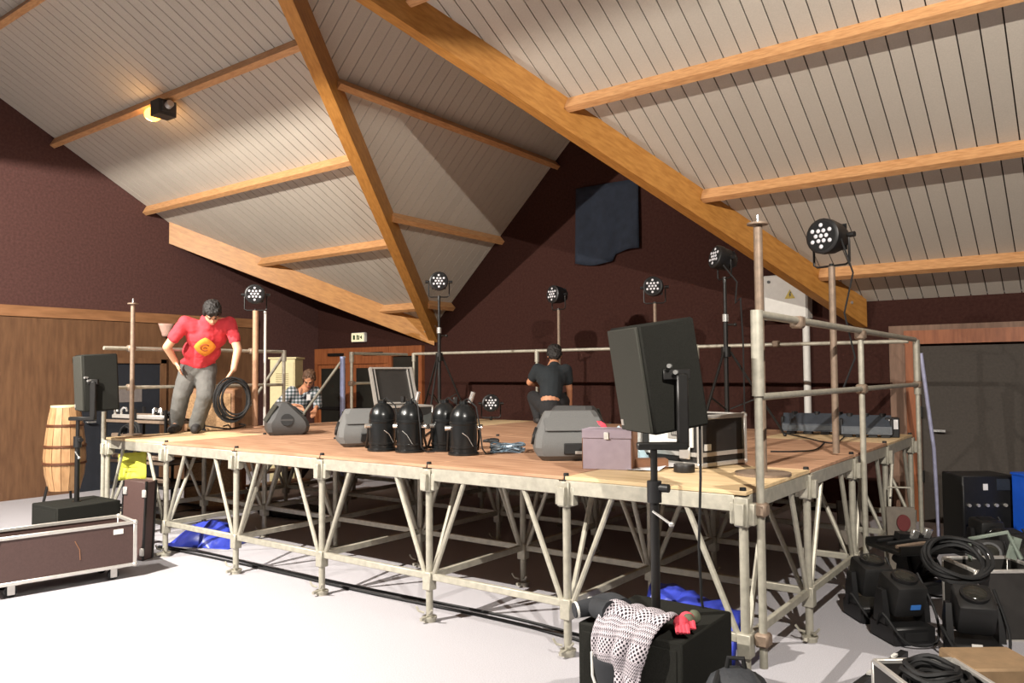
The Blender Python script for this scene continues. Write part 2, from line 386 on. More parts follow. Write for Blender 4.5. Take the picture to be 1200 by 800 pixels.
# fuse box and conduit
t = thing('fuse_box', 'white electrical cabinet with yellow warning triangle on the back wall', 'cabinet', (-1.56, YB, 2.29))
B().box((0, -.10, .26), (.52, .2, .54), bev=.01).build('case', m_white, t)
dr = B().box((0, -.205, .26), (.49, .014, .51), bev=.004).build('door', m_white, t)
b = B()
R_ = lambda s, yy: [(-s, yy, -s * .58), (s, yy, -s * .58), (0, yy, s * 1.16)]
o = B().prism([(p[0] + .06, p[1], p[2] + .27) for p in R_(.062, -.216)], (0, .004, 0)).build('warning_triangle', mat('warning_yellow', (206, 178, 60), .5), dr, smooth=0)
B().prism([(.065, -.219, .315), (.05, -.219, .272), (.062, -.219, .272), (.052, -.219, .24), (.078, -.219, .282), (.064, -.219, .282), (.078, -.219, .315)], (0, .003, 0)).build('bolt_symbol', m_black, dr, smooth=0)
for p in ((-.19, .45), (-.2, .04), (-.15, .04)): B().cyl((p[0], -.21, p[1]), (p[0], -.225, p[1]), .018, n=10).build('lock', m_black, dr)
tag(B().tube([(-1.37, YB - .04, 2.28), (-1.37, YB - .04, .05)], .042, 10).build('cable_conduit', m_white), 'white vertical conduit running down from the fuse box', 'conduit')
# dark cloth on the gable
def fn(u, v):
    xx = -4.6 + 1.02 * u; zz = 4.34 - (1.1 + .05 * math.sin(u * 5) - (.08 if u > .6 else 0)) * v
    return (xx, YB - .03 - .02 * math.sin(u * 14 + v * 2) * (.3 + v) - .02 * v, zz)
o = B().grid(fn, 24, 14).build('wall_cloth', m_navy, smooth=80); so = o.modifiers.new('s', 'SOLIDIFY'); so.thickness = .008
tag(o, 'dark navy cloth pinned high on the gable wall', 'cloth')
# small wall lamp at the left
t = thing('wall_lamp', 'small pale shell-shaped wall lamp behind the man in red', 'lamp', (XL + .045, 2.72, 2.36))
B().box((.012, 0, 0), (.024, .1, .14), bev=.005).build('back_plate', m_dwood, t)
def fs(u, v): a = -1.3 + 2.6 * u; return (.03 + .09 * math.cos(a) * (.5 + .6 * v), .12 * math.sin(a) * (.45 + .7 * v), -.08 + .2 * v)
o = B().grid(fs, 12, 6).build('shade', mat('pale_pink_glass', (226, 186, 170), .5), t, smooth=80); so = o.modifiers.new('s', 'SOLIDIFY'); so.thickness = .008
# floodlight on the left purlin
t = thing('floodlight', 'small halogen floodlight glowing orange on the left ceiling purlin', 'lamp', (-7.46, 1.02, zs(1.1) - .2))
B().box((.0, .05, .06), (.05, .16, .02)).box((-.08, 0, .02), (.015, .04, .1)).box((.08, 0, .02), (.015, .04, .1)).build('bracket', m_blackm, t)
hd = B().prism([(-.03, -.11, -.10), (-.03, .11, -.10), (-.03, .11, .08), (-.03, -.11, .08)], (.19, 0, 0)).box((.18, 0, -.01), (.04, .16, .12)).build('housing', mat('lamp_housing', (70, 66, 62), .5, .4), t, smooth=0)
B().sph((-.16, 0, -.02), (.13, .095, .085)).build('glowing_reflector', m_halo, t)
B().cyl((.2, -.02, .0), (.26, -.02, .02), .045, n=12).build('wiring_box', m_alu, t)
ld = bpy.data.lights.new('halogen', 'POINT'); ld.energy = 8; ld.color = (1, .6, .25); ld.shadow_soft_size = .06
lo = bpy.data.objects.new('halogen', ld); COL.objects.link(lo); lo.parent = t; lo.location = (-.30, 0, -.08)
# hall floodlights behind the view; the one pointing down is added
for i, (l, p, a) in enumerate(FLOODS):
    t = thing('hall_floodlight', ['hanging hall floodlight turned to the left half of the stage', 'hanging hall floodlight turned to the right half of the stage', 'added hanging floodlight pointing down to brighten the floor'][i], 'lamp', l, math.atan2(-a[0], a[1]), 'hall floodlights')
    zc = zs(l[1]) if l[1] > YRIDGE else zs(2 * YRIDGE - l[1])
    B().cyl((0, -.12, .1), (0, -.12, zc - l[2] - .0), .015).build('rod', m_blackm, t)
    if i < 2:
        B().box((0, -.12, 0), (.40, .10, .30), bev=.01).build('housing', m_alu, t)
        t.rotation_euler.z = 0
        B().prism([(-.6, -.1, .02), (.6, -.1, .02), (1.5, .90, .040), (-1.5, .90, .040)], (0, 0, .006)).build('added_cutoff_plate', m_blackm, t, smooth=0)  # oversized plate added to cut light off the upper ceiling
    else:
        B().lathe([(.12, .25), (.2, .22), (.26, .08), (.25, .07), (.18, .19), (.02, .21)], 24).build('housing', m_alu, t)
# ================================================================ the stage
st = thing('stage_platform', 'modular scaffold stage with plywood deck on braced steel legs', 'stage')
NX, NY = 6, 4
def sp(i, j): return (-i * MODU, j * MODU)
tr = .024
leg_me = B().cyl((0, 0, .02), (0, 0, DECK - .03), tr, n=12).cyl((0, 0, .02), (0, 0, .035), .05, n=10).box((.0, -.055, .03), (.02, .06, .02)).mesh(m_galv)
head_me = B().box((0, 0, DECK - .105), (.075, .075, .15), bev=.006).box((.05, 0, DECK - .115), (.03, .05, .11), bev=.004).box((-.05, 0, DECK - .115), (.03, .05, .11), bev=.004).box((0, .05, DECK - .115), (.05, .03, .11), bev=.004).box((0, -.05, DECK - .115), (.05, .03, .11), bev=.004).mesh(m_galv)
cap_me = B().cyl((0, 0, DECK - .03), (0, 0, DECK + .016), .020, .016, n=10).mesh(m_rubber)
low_me = B().box((0, 0, .27), (.07, .07, .12), bev=.005).mesh(m_galv)
foot_me = B().cyl((0, 0, 0), (0, 0, .02), .045, n=12).tube([(.02, -.03, .06), (.05, -.05, .07), (.075, -.06, .10)], .008, 6).tube([(-.02, -.03, .06), (-.05, -.05, .07), (-.07, -.055, .10)], .008, 6).mesh(m_galv)
for i in range(NX + 1):
    for j in range(NY + 1):
        x, y = sp(i, j); x += 0 if 0 < i else -.03; y += 0 if j else .03
        lg = put('leg', leg_me, st, (x, y, 0))
        put('bracket', head_me, lg); put('peg', cap_me, lg); put('coupling', low_me, lg); put('foot', foot_me, lg)
a, zb, zt = .31, .30, DECK - .10
def two(me_fn): return me_fn
brx = [B().cyl((s * .035, 0, zb), (s * a, 0, zt), .0165, n=8).mesh(m_galv) for s in (1, -1)]
bry = [B().cyl((0, s * .035, zb), (0, s * a, zt), .0165, n=8).mesh(m_galv) for s in (1, -1)]
barx = B().box((-MODU / 2, 0, .30), (MODU - .07, .03, .045), bev=.004).mesh(m_galv)
bary = B().box((0, MODU / 2, .30), (.03, MODU - .07, .045), bev=.004).mesh(m_galv)
frx = B().box((-MODU / 2, 0, DECK - .065), (MODU - .08, .045, .085), bev=.004).mesh(m_galv)
fry = B().box((0, MODU / 2, DECK - .065), (.045, MODU - .08, .085), bev=.004).mesh(m_galv)
for i in range(NX + 1):
    for j in range(NY + 1):
        x, y = sp(i, j); x += 0 if 0 < i else -.03; y += 0 if j else .03
        if i < NX:
            put('brace', brx[1], st, (x, y, 0)); put('floor_bar', barx, st, (x, y, 0)); put('frame_rail', frx, st, (x, y, 0))
        if i > 0: put('brace', brx[0], st, (x, y, 0))
        if j < NY:
            put('brace', bry[0], st, (x, y, 0)); put('floor_bar', bary, st, (x, y, 0)); put('frame_rail', fry, st, (x, y, 0))
        if j > 0: put('brace', bry[1], st, (x, y, 0))
pan = B().box((-MODU / 2, MODU / 2, DECK - .011), (MODU - .012, MODU - .012, .022), bev=.003).mesh(m_ply)
pan2 = B().box((-MODU / 2, MODU / 2, DECK - .011), (MODU - .012, MODU - .012, .022), bev=.003).mesh(m_ply2)
for i in range(NX):
    for j in range(NY):
        x, y = sp(i, j)
        put('deck_panel', pan2 if (i, j) in ((0, 0), (5, 0), (4, 3), (5, 3), (0, 3)) else pan, st, (x, y, 0))
# guard rails
def coupler(p, ax='z'):
    return B().box(p, (.07, .07, .07), bev=.01)
def rail(label, parts, post, cpl):
    t = thing('guard_rail', label, 'railing')
    for n_, pts, r in parts: B().tube(pts, r, 10).build(n_, m_galv, t)
    for p in post:
        B().cyl(p[0], p[1], p[2], n=12).build('post', m_galv, t)
        if len(p) > 3: B().cyl(Vector(p[1]) - Vector((0, 0, p[3])), Vector(p[1]) + Vector((0, 0, .02)), p[2] * 1.5, n=12).build('sleeve', m_galv, t)
    for c in cpl: B().box(c, (.075, .075, .07), bev=.012).build('clamp', m_galvd, t)
    return t
RZ, RM = 1.945, 1.52
xr = .045
rail('right guard rail of galvanised tube along the stage edge', [('top_rail', [(xr, .08, RZ), (xr, 4.34, RZ)] , .022), ('mid_rail', [(xr, .09, RM), (xr, 4.42, RM)], .019)],
     [((xr, .07, .16), (xr, .07, RZ), .021, .42), ((xr, 2.24, .12), (xr, 2.24, RZ), .021), ((xr, 4.42, .12), (xr, 4.42, RZ - .02), .021, .5)],
     [(xr, 2.24, RZ - .03), (xr, 2.24, RM), (xr, .07, .95), (xr, .07, .30), (xr, .75, RZ - .01), (xr, 4.42, RM)])
yb_ = 4.45
rail('back guard rail of galvanised tube along the wall side of the stage', [('top_rail', [(-.03, yb_, RZ - .01), (-6.6, yb_, RZ + .01)], .02)],
     [((-2.2, yb_, .3), (-2.2, yb_, RZ), .02, .14), ((-4.4, yb_, .3), (-4.4, yb_, RZ), .02, .14), ((-6.6, yb_, .3), (-6.6, yb_, RZ), .02, .1)], [(-2.2, yb_, 1.0), (-4.4, yb_, 1.0), (-1.3, yb_, RZ)])
xl_ = -6.65
rail('left guard rail of galvanised tube beside the man in red', [('top_rail', [(xl_, .0, RZ), (xl_, 2.2, RZ)], .02), ('mid_rail', [(xl_, .12, RM + .02), (xl_, 2.2, RM + .02)], .018)],
     [((xl_, .01, .12), (xl_, .01, 1.30), .021), ((xl_, 2.2, .3), (xl_, 2.2, RZ), .021, .12)], [(xl_, .28, RZ), (xl_, .28, RM + .02), (xl_, 1.74, RZ)])
rail('short guard rail beyond the gap for the stairs', [('top_rail', [(xl_, 3.3, RZ), (xl_, 4.36, RZ)], .02), ('mid_rail', [(xl_, 3.3, RM + .02), (xl_, 4.36, RM + .02)], .018)],
     [((xl_, 3.3, .3), (xl_, 3.3, RZ), .021, .12)], [(xl_, 3.3, RM + .02)])
# stairs at the left edge of the stage
t = thing('stage_stairs', 'steel stairs with sloping hand rails at the back left of the stage', 'stairs', (xl_ - .06, 2.75, 0))
for s in (-1, 1):
    B().prism([(0, s * .44, .98), (0, s * .44, .84), (-.9, s * .44, 0), (-.9, s * .44, .14)], (0, .03, 0)).build('stringer', m_galv, t, smooth=0)
    B().cyl((-.02, s * .5, 1.9), (-.95, s * .5, 1.05), .019, n=10).build('hand_rail', m_galv, t)
    B().cyl((-.95, s * .5, 0), (-.95, s * .5, 1.07), .019, n=10).build('newel_post', m_galv, t)
for k in range(4): B().box((-.13 - .22 * k, 0, .82 - .205 * k), (.24, .88, .03), bev=.003).build('tread', m_ply, t)
# loose blue-white tubes: one by the stairs, one at the back right corner
tag(B().cyl((xl_ - .02, 3.16, .0), (xl_ - .02, 3.16, 1.9), .035, n=12).build('tube_pole', mat('pale_blue_tube', (150, 160, 196), .4, .2)), 'pale blue-white upright tube beside the stairs', 'pole')
tag(B().tube([(.16, 4.62, .0), (.14, 4.6, .9), (.06, 4.55, 1.82)], .018, 10).build('tube_pole', mat('pale_blue_tube2', (176, 178, 206), .4, .2)), 'pale blue-white tube leaning at the back right corner of the stage', 'pole')
# poles on base plates
def pole(label, p, h, r=.026, plate=.15, disc=True, mt=m_galvd):
    t = thing('steel_pole', label, 'pole', p, 0, 'scaffold poles on the deck')
    if plate: B().cyl((0, 0, 0), (0, 0, .015), plate, n=24).build('base_plate', mt, t)
    B().cyl((0, 0, .012), (0, 0, h), r, n=14).build('tube', mt, t)
    if disc:
        B().cyl((0, 0, h), (0, 0, h + .012), r * 2.4, n=14).build('collar', mt, t)
        B().cyl((0, 0, h + .01), (0, 0, h + .06), r * .5, r * .3, n=10).build('spigot', m_chrome, t)
    return t
q = deck(894, 556)
pole('tall brown scaffold pole on a round plate at the front right corner', (q.x, q.y, DECK), 1.48, .026, .16)
Q979 = deck(980, 533)
pole('brown scaffold pole that carries the big lamp on the right', (Q979.x, Q979.y, DECK), 1.37, .024, 0, False)
pole('thin brown scaffold pole with a white tip left of the man in red', (-6.60, .27, DECK), 1.36, .022, .10)
pole('brown scaffold pole that carries the left lamp', (-6.58, 1.74, DECK), 1.38, .034, .12, False, mat('warm_brown_tube', (186, 146, 116), .5, .1))
tag(B().cyl((-6.56, 1.86, DECK), (-6.56, 1.86, DECK + 1.38), .017, n=10).build('white_tube', m_white), 'thin white upright tube beside the left lamp pole', 'pole')
# ================================================================ lamps on stands
hexl = [(0, 0)] + [(.037 * math.cos(k * PI / 3), .037 * math.sin(k * PI / 3)) for k in range(6)] + [(.07 * math.cos(k * PI / 3 + PI / 6), .07 * math.sin(k * PI / 3 + PI / 6)) for k in range(6)]
lens_me = B().sph((0, 0, 0), (.0140, .006, .0140), n=10).mesh(m_lens)
def par(label, p, rz, tilt, k=1.0, back=True):
    """LED par lamp: p = foot of the yoke, rz = heading (0 faces -Y), tilt upward"""
    t = thing('stage_lamp', label, 'stage light', p, rz, 'LED stage lamps')
    zc = .19 * k
    y = B().tube([(-.125 * k, 0, zc), (-.125 * k, 0, .02), (-.1 * k, 0, .004), (.1 * k, 0, .004), (.125 * k, 0, .02), (.125 * k, 0, zc)], .008 * k, 6).cyl((0, 0, -.03), (0, 0, .02), .018, n=8)
    y.build('yoke', m_blackm, t)
    body = B().lathe([(.10, -.11), (.115, -.10), (.115, -.05), (.108, -.04), (.105, .02), (.085, .08), (.05, .11), (.045, .12)], 22, (0, 0, 0), (-PI / 2, 0, 0)).build('housing', m_black, t)
    body.location = (0, 0, zc); body.rotation_euler = (-tilt, 0, 0); body.scale = (k, k, k)
    B().cyl((0, -.112, 0), (0, -.098, 0), .098, n=22).build('front_plate', mat('lamp_front', (18, 18, 19), .9), body)
    for (a_, c_) in hexl: put('lens', lens_me, body, (a_, -.114, c_))
    b = B()
    for q in range(5): b.box((0, .045 + .017 * q, 0), (.17 - .02 * q, .005, .17 - .02 * q))
    b.build('heat_sink', m_black, body)
    for s in (-1, 1): B().cyl((s * .118 * k, 0, zc), (s * .165 * k, 0, zc), .018 * k, n=10).build('tilt_knob', m_black, t)
    return t
face = lambda p: math.atan2(CAM.x - p[0], -(CAM.y - p[1]))
# right lamp on the pole
p = (Q979.x, Q979.y, DECK + 1.37)
par('big LED stage lamp on the brown pole under the right ceiling', p, face(p) - .55, .0, 1.12)
p = (-6.58, 1.74, DECK + 1.38); par('LED stage lamp on the left pole beside the man in red', p, face(p) - .1, 0)
for u, lab, trn in ((655, 'LED stage lamp on the thin pole above the man in black', -.85), (768, 'LED stage lamp on the thin pole right behind the black loudspeaker', -.2)):
    q = ony(u, 400, 4.45)
    tag(B().cyl((q.x, 4.45, DECK), (q.x, 4.45, 2.46), .02, n=10).build('thin_pole', m_galvd), 'thin pole at the back rail carrying the ' + ('lamp above the man in black' if u == 655 else 'lamp behind the loudspeaker'), 'pole')
    p = (q.x, 4.45, 2.46); par(lab, p, face(p) + trn, .05)
# tripod stands
def tripod(label, p, hub, top, spread, rz, mt=m_blackm):
    t = thing('lighting_stand', label, 'lamp stand', p, rz, 'tripod lamp stands')
    for k in range(3):
        a_ = k * 2 * PI / 3
        B().cyl((spread * math.cos(a_), spread * math.sin(a_), .012), (.04 * math.cos(a_), .04 * math.sin(a_), hub), .012, n=8).sph((spread * math.cos(a_), spread * math.sin(a_), .016), .018, n=8).build('leg', mt, t)
        B().cyl((spread * .55 * math.cos(a_), spread * .55 * math.sin(a_), hub * .45), (.03 * math.cos(a_), .03 * math.sin(a_), hub * .32), .008, n=6).build('strut', mt, t)
    B().cyl((0, 0, hub * .2), (0, 0, hub + .35), .022, n=12).build('mast', mt, t)
    B().cyl((0, 0, hub - .05), (0, 0, hub + .05), .045, n=12).build('hub', mt, t)
    B().cyl((0, 0, hub + .3), (0, 0, top), .016, n=12).build('upper_mast', mt, t)
    B().cyl((0, 0, hub + .29), (0, 0, hub + .36), .03, n=12).build('silver_collar', m_chrome, t)
    B().cyl((.02, 0, hub + .26), (.08, 0, hub + .26), .01, n=8).sph((.09, 0, hub + .26), .018, n=8).build('knob', mt, t)
    return t
P8 = onz(828, 505, DECK); P8 = (-1.42, 3.35, DECK)
tripod('black tripod stand behind the flight case', P8, .80, 1.50, .52, .4)
p = (P8[0], P8[1], DECK + 1.50); par('LED stage lamp tilted sideways on the tripod behind the flight case', p, face(p) - 1.05, .25)
P5 = deck(515, 497)
tripod('black tripod stand behind the four black lamp cans', tuple(P5), .82, 1.55, .38, .9)
p = (P5.x, P5.y, DECK + 1.55); par('LED stage lamp on the tripod below the ceiling corner', p, face(p), 0)
p = deck(577, 492); par('LED stage lamp standing low on the deck by the back rail', (p.x, min(p.y, 4.25), DECK + .03), face(p), .1)
# hanging plug on the tripod cable
tag(B().tube([(P8[0] + .03, P8[1] - .1, DECK + 1.62), (P8[0] + .16, P8[1] - .1, DECK + 1.45), (P8[0] + .14, P8[1] - .1, DECK + 1.25), (P8[0] + .19, P8[1] - .1, DECK + 1.3), (P8[0] + .2, P8[1] - .08, DECK + .9), (P8[0] + .19, P8[1] - .05, DECK + .01)], .008, 6).build('power_cable', m_rubber), 'black power cable hanging from the tilted lamp', 'cable')
tag(B().tube([(Q979.x + .08, Q979.y - .1, DECK + 1.6), (Q979.x + .17, Q979.y - .1, DECK + 1.3), (Q979.x + .1, Q979.y - .08, DECK + 1.02), (Q979.x + .16, Q979.y - .06, DECK + .7), (Q979.x + .06, Q979.y - .05, DECK + .45)], .007, 6).build('power_cable', m_rubber), 'black power cable dangling from the big lamp on the right', 'cable')

# ================================================================ speakers
def cabinet(root, w, d, h, zc=0, parent=None):
    bd = B().box((0, .0, zc), (w, d, h), bev=.012).build('cabinet', m_carp, parent or root)
    B().box((0, -d / 2 - .006, zc), (w - .02, .016, h - .02), bev=.004).build('grille', m_grille, bd)
    B().box((-w / 2 + .04, -d / 2 - .016, zc - h / 2 + .05), (.022, .006, .03)).build('badge', m_alu, bd)
    return bd
def speaker_on_pole(label, x, y, z0, rz, zc, tilt):
    t = thing('loudspeaker', label, 'speaker', (x, y, z0), 0)
    B().cyl((0, 0, 0), (0, 0, zc - z0 - .52), .022, n=14).build('lower_pole', m_blackm, t)
    B().cyl((0, 0, zc - z0 - .56), (0, 0, zc - z0 - .34), .017, n=14).build('upper_pole', m_blackm, t)
    col = B().cyl((0, 0, zc - z0 - .60), (0, 0, zc - z0 - .50), .035, n=14).build('clamp_collar', m_black, t)
    B().cyl((.03, 0, zc - z0 - .53), (.075, 0, zc - z0 - .53), .02, n=10).build('knob', m_black, col)
    B().tube([(0, -.02, zc - z0 - .64), (.10, -.03, zc - z0 - .69)], .006, 6).sph((.10, -.03, zc - z0 - .69), .014, n=8).build('locking_pin', m_chrome, col)
    R = Matrix.Rotation(rz, 3, 'Z')
    rt = Vector((math.cos(YAW), math.sin(YAW), 0))
    B().box((.04 * rt.x, .04 * rt.y, zc - z0 - .335), (.24, .05, .035), rot=(0, 0, YAW), bev=.006).build('t_bar', m_blackm, t)
    off = rt * .14 - Vector((-rt.y, rt.x, 0)) * .0
    hd = B().box((off.x, off.y, zc - z0 - .17), (.055, .04, .36), rot=(0, 0, YAW), bev=.008).build('bracket', m_blackm, t)
    for q in (-.055, -.025): B().cyl((off.x + q * rt.x + .01, off.y + q * rt.y - .035, zc - z0 - .01 - q), (off.x + q * rt.x, off.y + q * rt.y - .0, zc - z0 - .01 - q), .011, n=10).build('bolt', m_chrome, hd)
    B().box((off.x - .03 * rt.x, off.y - .03 * rt.y + .01, zc - z0 + .005), (.13, .03, .05), rot=(0, 0, YAW), bev=.004).build('clamp_plate', m_blackm, hd)
    h = bpy.data.objects.new('speaker_box', None)
    body = cabinet(t, .36, .30, .535, 0, None); body.parent = t
    nrm = R @ Vector((0, -1, 0))
    c = off - Vector((-rt.y, rt.x, 0)) * -.16
    body.location = (off.x - .105 * rt.x - math.sin(YAW) * .17, off.y - .03 * rt.y + math.cos(YAW) * .17, zc - z0)
    body.rotation_euler = Euler((tilt, 0, rz), 'XYZ')
    return t
SUBX, SUBY = -.266, -.49
def sub(label, x, y, w=.518, d=.56, h=.5):
    t = thing('subwoofer', label, 'speaker', (x, y, 0))
    bd = B().box((0, 0, h / 2 + .012), (w, d, h - .024), bev=.008).build('cabinet', m_carp, t)
    B().box((0, -d / 2 - .001, h / 2), (w - .05, .008, h - .07), bev=.003).build('grille', m_carp, bd)
    for s in (-1, 1):
        for q in (-1, 1): B().cyl((s * (w / 2 - .05), q * (d / 2 - .05), 0), (s * (w / 2 - .05), q * (d / 2 - .05), .02), .02, n=8).build('foot', m_rubber, t)
    B().cyl((0, 0, h - .02), (0, 0, h + .006), .04, n=16).build('pole_cup', m_blackm, t)
    return t
sub('black subwoofer with the patterned jacket on it, in the foreground', SUBX, SUBY)
RZF = math.atan2(-.603, .795)
speaker_on_pole('black loudspeaker tilted forward on a pole in the foreground', SUBX, SUBY, .5, RZF, 1.635, .15)
sx = ony(92, 445, -.45)
sub('black subwoofer behind the open flight case at the left edge', sx.x, -.45)
speaker_on_pole('black loudspeaker on a pole at the left edge of the stage', sx.x, -.45, .5, RZF + .42, 1.60, .05)
tag(B().tube([ony(820, 497, -.25), ony(821, 560, -.25), ony(819, 640, -.25), ony(822, 700, -.25), (-.14, -.12, .02)], .007, 6).build('speaker_cable', m_rubber), 'black cable hanging straight down from the foreground loudspeaker', 'cable')

# ---------------------------------------------------------------- wedge monitors
def wedge_mesh(w=.52, d=.42, h=.33):
    def ring(z, ww, d0, d1):
        c = .04
        return [(-ww / 2, d0 + c, z), (-ww / 2 + c, d0, z), (ww / 2 - c, d0, z), (ww / 2, d0 + c, z), (ww / 2, d1 - c, z), (ww / 2 - c, d1, z), (-ww / 2 + c, d1, z), (-ww / 2, d1 - c, z)]
    return B().loft([ring(0, w - .10, -d / 2 + .05, d / 2 - .03), ring(.035, w - .03, -d / 2 + .012, d / 2 - .01), ring(.09, w, -d / 2, d / 2), ring(.13, w - .005, -d / 2 + .01, d / 2), ring(.17, w - .02, -d / 2 + .035, d / 2 - .03), ring(h - .012, w - .15, -.03, .11), ring(h, w - .17, -.02, .10)])
def wedge(label, p, rz, mtb=m_wedge, slot=True, k=1):
    t = thing('floor_monitor', label, 'speaker', p, rz, 'wedge floor monitors')
    t.scale = (k, k, k)
    bd = wedge_mesh().build('cabinet', mtb, t, smooth=30)
    # rear panel (faces -Y) with connector recess, grille on +Y, round handles on the ends
    B().box((0, -.118, .245), (.38, .006, .125), rot=(math.radians(-47), 0, 0)).build('rear_panel', m_wedge2, bd)
    B().box((.03, -.208, .085), (.2, .02, .075), bev=.006).build('connector_recess', m_rubber, bd)
    B().box((.05, -.219, .06), (.09, .006, .02)).build('connector_plate', m_alu, bd)
    B().box((0, .165, .22), (.40, .01, .20), rot=(math.radians(33), 0, 0)).build('grille', m_grille, bd)
    for s in (-1, 1):
        hd = B().cyl((s * .243, .02, .155), (s * .262, .02, .16), .062, n=20).build('handle_cup', m_rubber, bd)
        B().box((s * .258, .02, .158), (.014, .12, .018)).build('grip', m_wedge, hd)
    return t
p = deck(319, 509); wedge('dark grey floor monitor turned side-on with its round handle showing', (p.x + .05, p.y + .14, DECK), face(p) + PI / 2 + .08)
p = deck(412, 523); wedge('grey floor monitor seen from behind left of the black lamp cans', (p.x, p.y + .16, DECK), face(p) + .12, m_wedge2, k=.95)
p = deck(655, 540); wedge('large grey floor monitor seen from behind next to the mauve box', (p.x - .03, p.y + .2, DECK), face(p) + .1, m_wedge2, k=1.02)
p = (-2.15, 1.75, DECK); wedge('dark floor monitor half hidden behind the mauve box', p, face(p) - .5, m_wedge, k=1.0)

# ---------------------------------------------------------------- par cans standing lens-down
def can(label, p, rz, clamp):
    t = thing('lamp_can', label, 'stage light', p, rz, 'black par cans standing on their lens')
    B().lathe([(.112, 0), (.118, .004), (.118, .018), (.104, .024), (.103, .05), (.107, .054), (.107, .066), (.103, .07), (.103, .225), (.107, .23), (.107, .245), (.103, .25), (.103, .285), (.099, .30), (.085, .335), (.06, .365), (.036, .38), (.034, .40), (.02, .405)], 28).build('can', m_shiny, t)
    B().tube([(-.115, 0, .20), (-.118, .0, .12), (-.116, .06, .03), (-.09, .135, .02), (.09, .135, .02), (.116, .06, .03), (.118, 0, .12), (.115, 0, .20)], .009, 6).build('yoke', m_blackm, t)
    for s in (-1, 1): B().cyl((s * .10, 0, .20), (s * .14, 0, .20), .018, n=10).build('tilt_knob', m_chrome, t)
    B().tube([(0, 0, .40), (.03, -.01, .42), (.09, -.06, .36), (.115, -.08, .2), (.13, -.09, .05), (.16, -.07, .01), (.22, -.04, .01)], .006, 6).build('cable', m_rubber, t)
    B().tube([(-.02, -.108, .17), (.02, -.112, .14), (.06, -.10, .07)], .003, 5).build('safety_wire', m_chrome, t)
    if clamp:
        c = B().cyl((.05, 0, .39), (.075, -.01, .47), .018, n=10).build('hook_clamp', m_chrome, t)
        B().box((-.06, 0, .41), (.03, .03, .05), bev=.004).build('clamp_bolt', m_blackm, c)
    return t
for u, v, lab, a_, c_ in ((437, 529, 'black lamp can standing on its lens, leftmost of four', .3, False), (470, 530.5, 'black lamp can standing on its lens, second from the left with silver clamp', -.4, True), (511, 529, 'black lamp can standing on its lens, third from the left, behind another', .5, False), (533, 534, 'black lamp can standing on its lens, rightmost of four with silver clamp', .1, True)):
    p = deck(u, v); can(lab, (p.x, p.y + .1, DECK), face(p) + a_, c_)
# ================================================================ boxes and cases
def edge_frame(w, d, h, t=.018):
    b = B()
    for sx_ in (-1, 1):
        for sy_ in (-1, 1): b.box((sx_ * (w / 2), sy_ * (d / 2), h / 2), (t * 1.6, t * 1.6, h), bev=.003)
    for z in (0, h):
        for s in (-1, 1):
            b.box((0, s * d / 2, z), (w, t * 1.5, t * 1.5), bev=.003); b.box((s * w / 2, 0, z), (t * 1.5, d, t * 1.5), bev=.003)
    return b
ball_me = B().sph((0, 0, 0), .023, n=8).mesh(m_alu)
def corners(w, d, h, t, z0):
    for a_ in (-1, 1):
        for c_ in (-1, 1):
            for z in (0, h): put('ball_corner', ball_me, t, (a_ * w / 2, c_ * d / 2, z + z0))
# mauve archive box
p = deck(706, 550)
t = thing('archive_box', 'mauve cardboard archive box with a white clasp on the stage edge', 'box', (p.x + .0, p.y + .10, DECK), YAW - .34)
bd = B().box((0, 0, .12), (.31, .20, .24), bev=.003).build('body', m_purple, t)
B().box((.157, 0, .12), (.004, .198, .238)).build('side_panel', m_kraft, bd)
B().box((-.157, 0, .12), (.004, .198, .238)).build('side_panel', m_kraft, bd)
ld_ = B().box((0, 0, .246), (.315, .205, .012), bev=.002).box((0, -.1035, .222), (.315, .004, .05)).build('lid', m_purple, t)
B().box((.0, -.108, .212), (.03, .006, .045), bev=.002).build('clasp', m_white, ld_)
# red cloth and papers behind the box
def crumple(nm, mt, label, cat, c, s, amp, seed, n=14, h=.1):
    def fn(u, v):
        x_, y_ = (u - .5) * s[0], (v - .5) * s[1]
        e = max(0, 1 - max(abs(u - .5), abs(v - .5)) * 2) ** .6
        z_ = h * e * (.6 + .7 * noise.noise(Vector((u * 3 + seed, v * 3, seed)))) + amp * e * noise.noise(Vector((u * 9, v * 9 + seed, 3)))
        return (x_ + .03 * noise.noise(Vector((u * 4, v * 4, seed + 5))), y_ + .03 * noise.noise(Vector((v * 4, u * 4, seed + 9))), max(.003, z_))
    o = B().grid(fn, n, n).build(nm, mt, None, loc=c, smooth=50)
    so = o.modifiers.new('thickness', 'SOLIDIFY'); so.thickness = .004; so.offset = 1
    return tag(o, label, cat)
crumple('red_cloth', m_pink, 'small red cloth showing over the mauve box', 'cloth', (p.x - .30, p.y + .52, DECK), (.3, .26), .06, 3.1, h=.33)
crumple('plastic_bag', m_bag, 'pale blue plastic bag under the foreground loudspeaker', 'bag', (-1.14, .74, DECK), (.32, .32), .10, 8.2, 18, h=.34)
for k, (u, v, rz_) in enumerate(((760, 549, .2), (783, 545, 1.0), (771, 546, .6))):
    q = deck(u, v)
    tag(B().grid(lambda a_, c_: ((a_ - .5) * .21, (c_ - .5) * .3, .004 + .003 * k + .02 * a_ * a_ * c_), 6, 6).build('paper_sheet', m_paper, None, loc=(q.x, q.y, DECK + .004), rot=(0, 0, rz_), smooth=60), ['white paper sheet on the deck edge nearest the loudspeaker pole', 'white paper sheet on the deck beside the black tape roll', 'curled white paper sheet between the other two sheets'][k], 'paper')
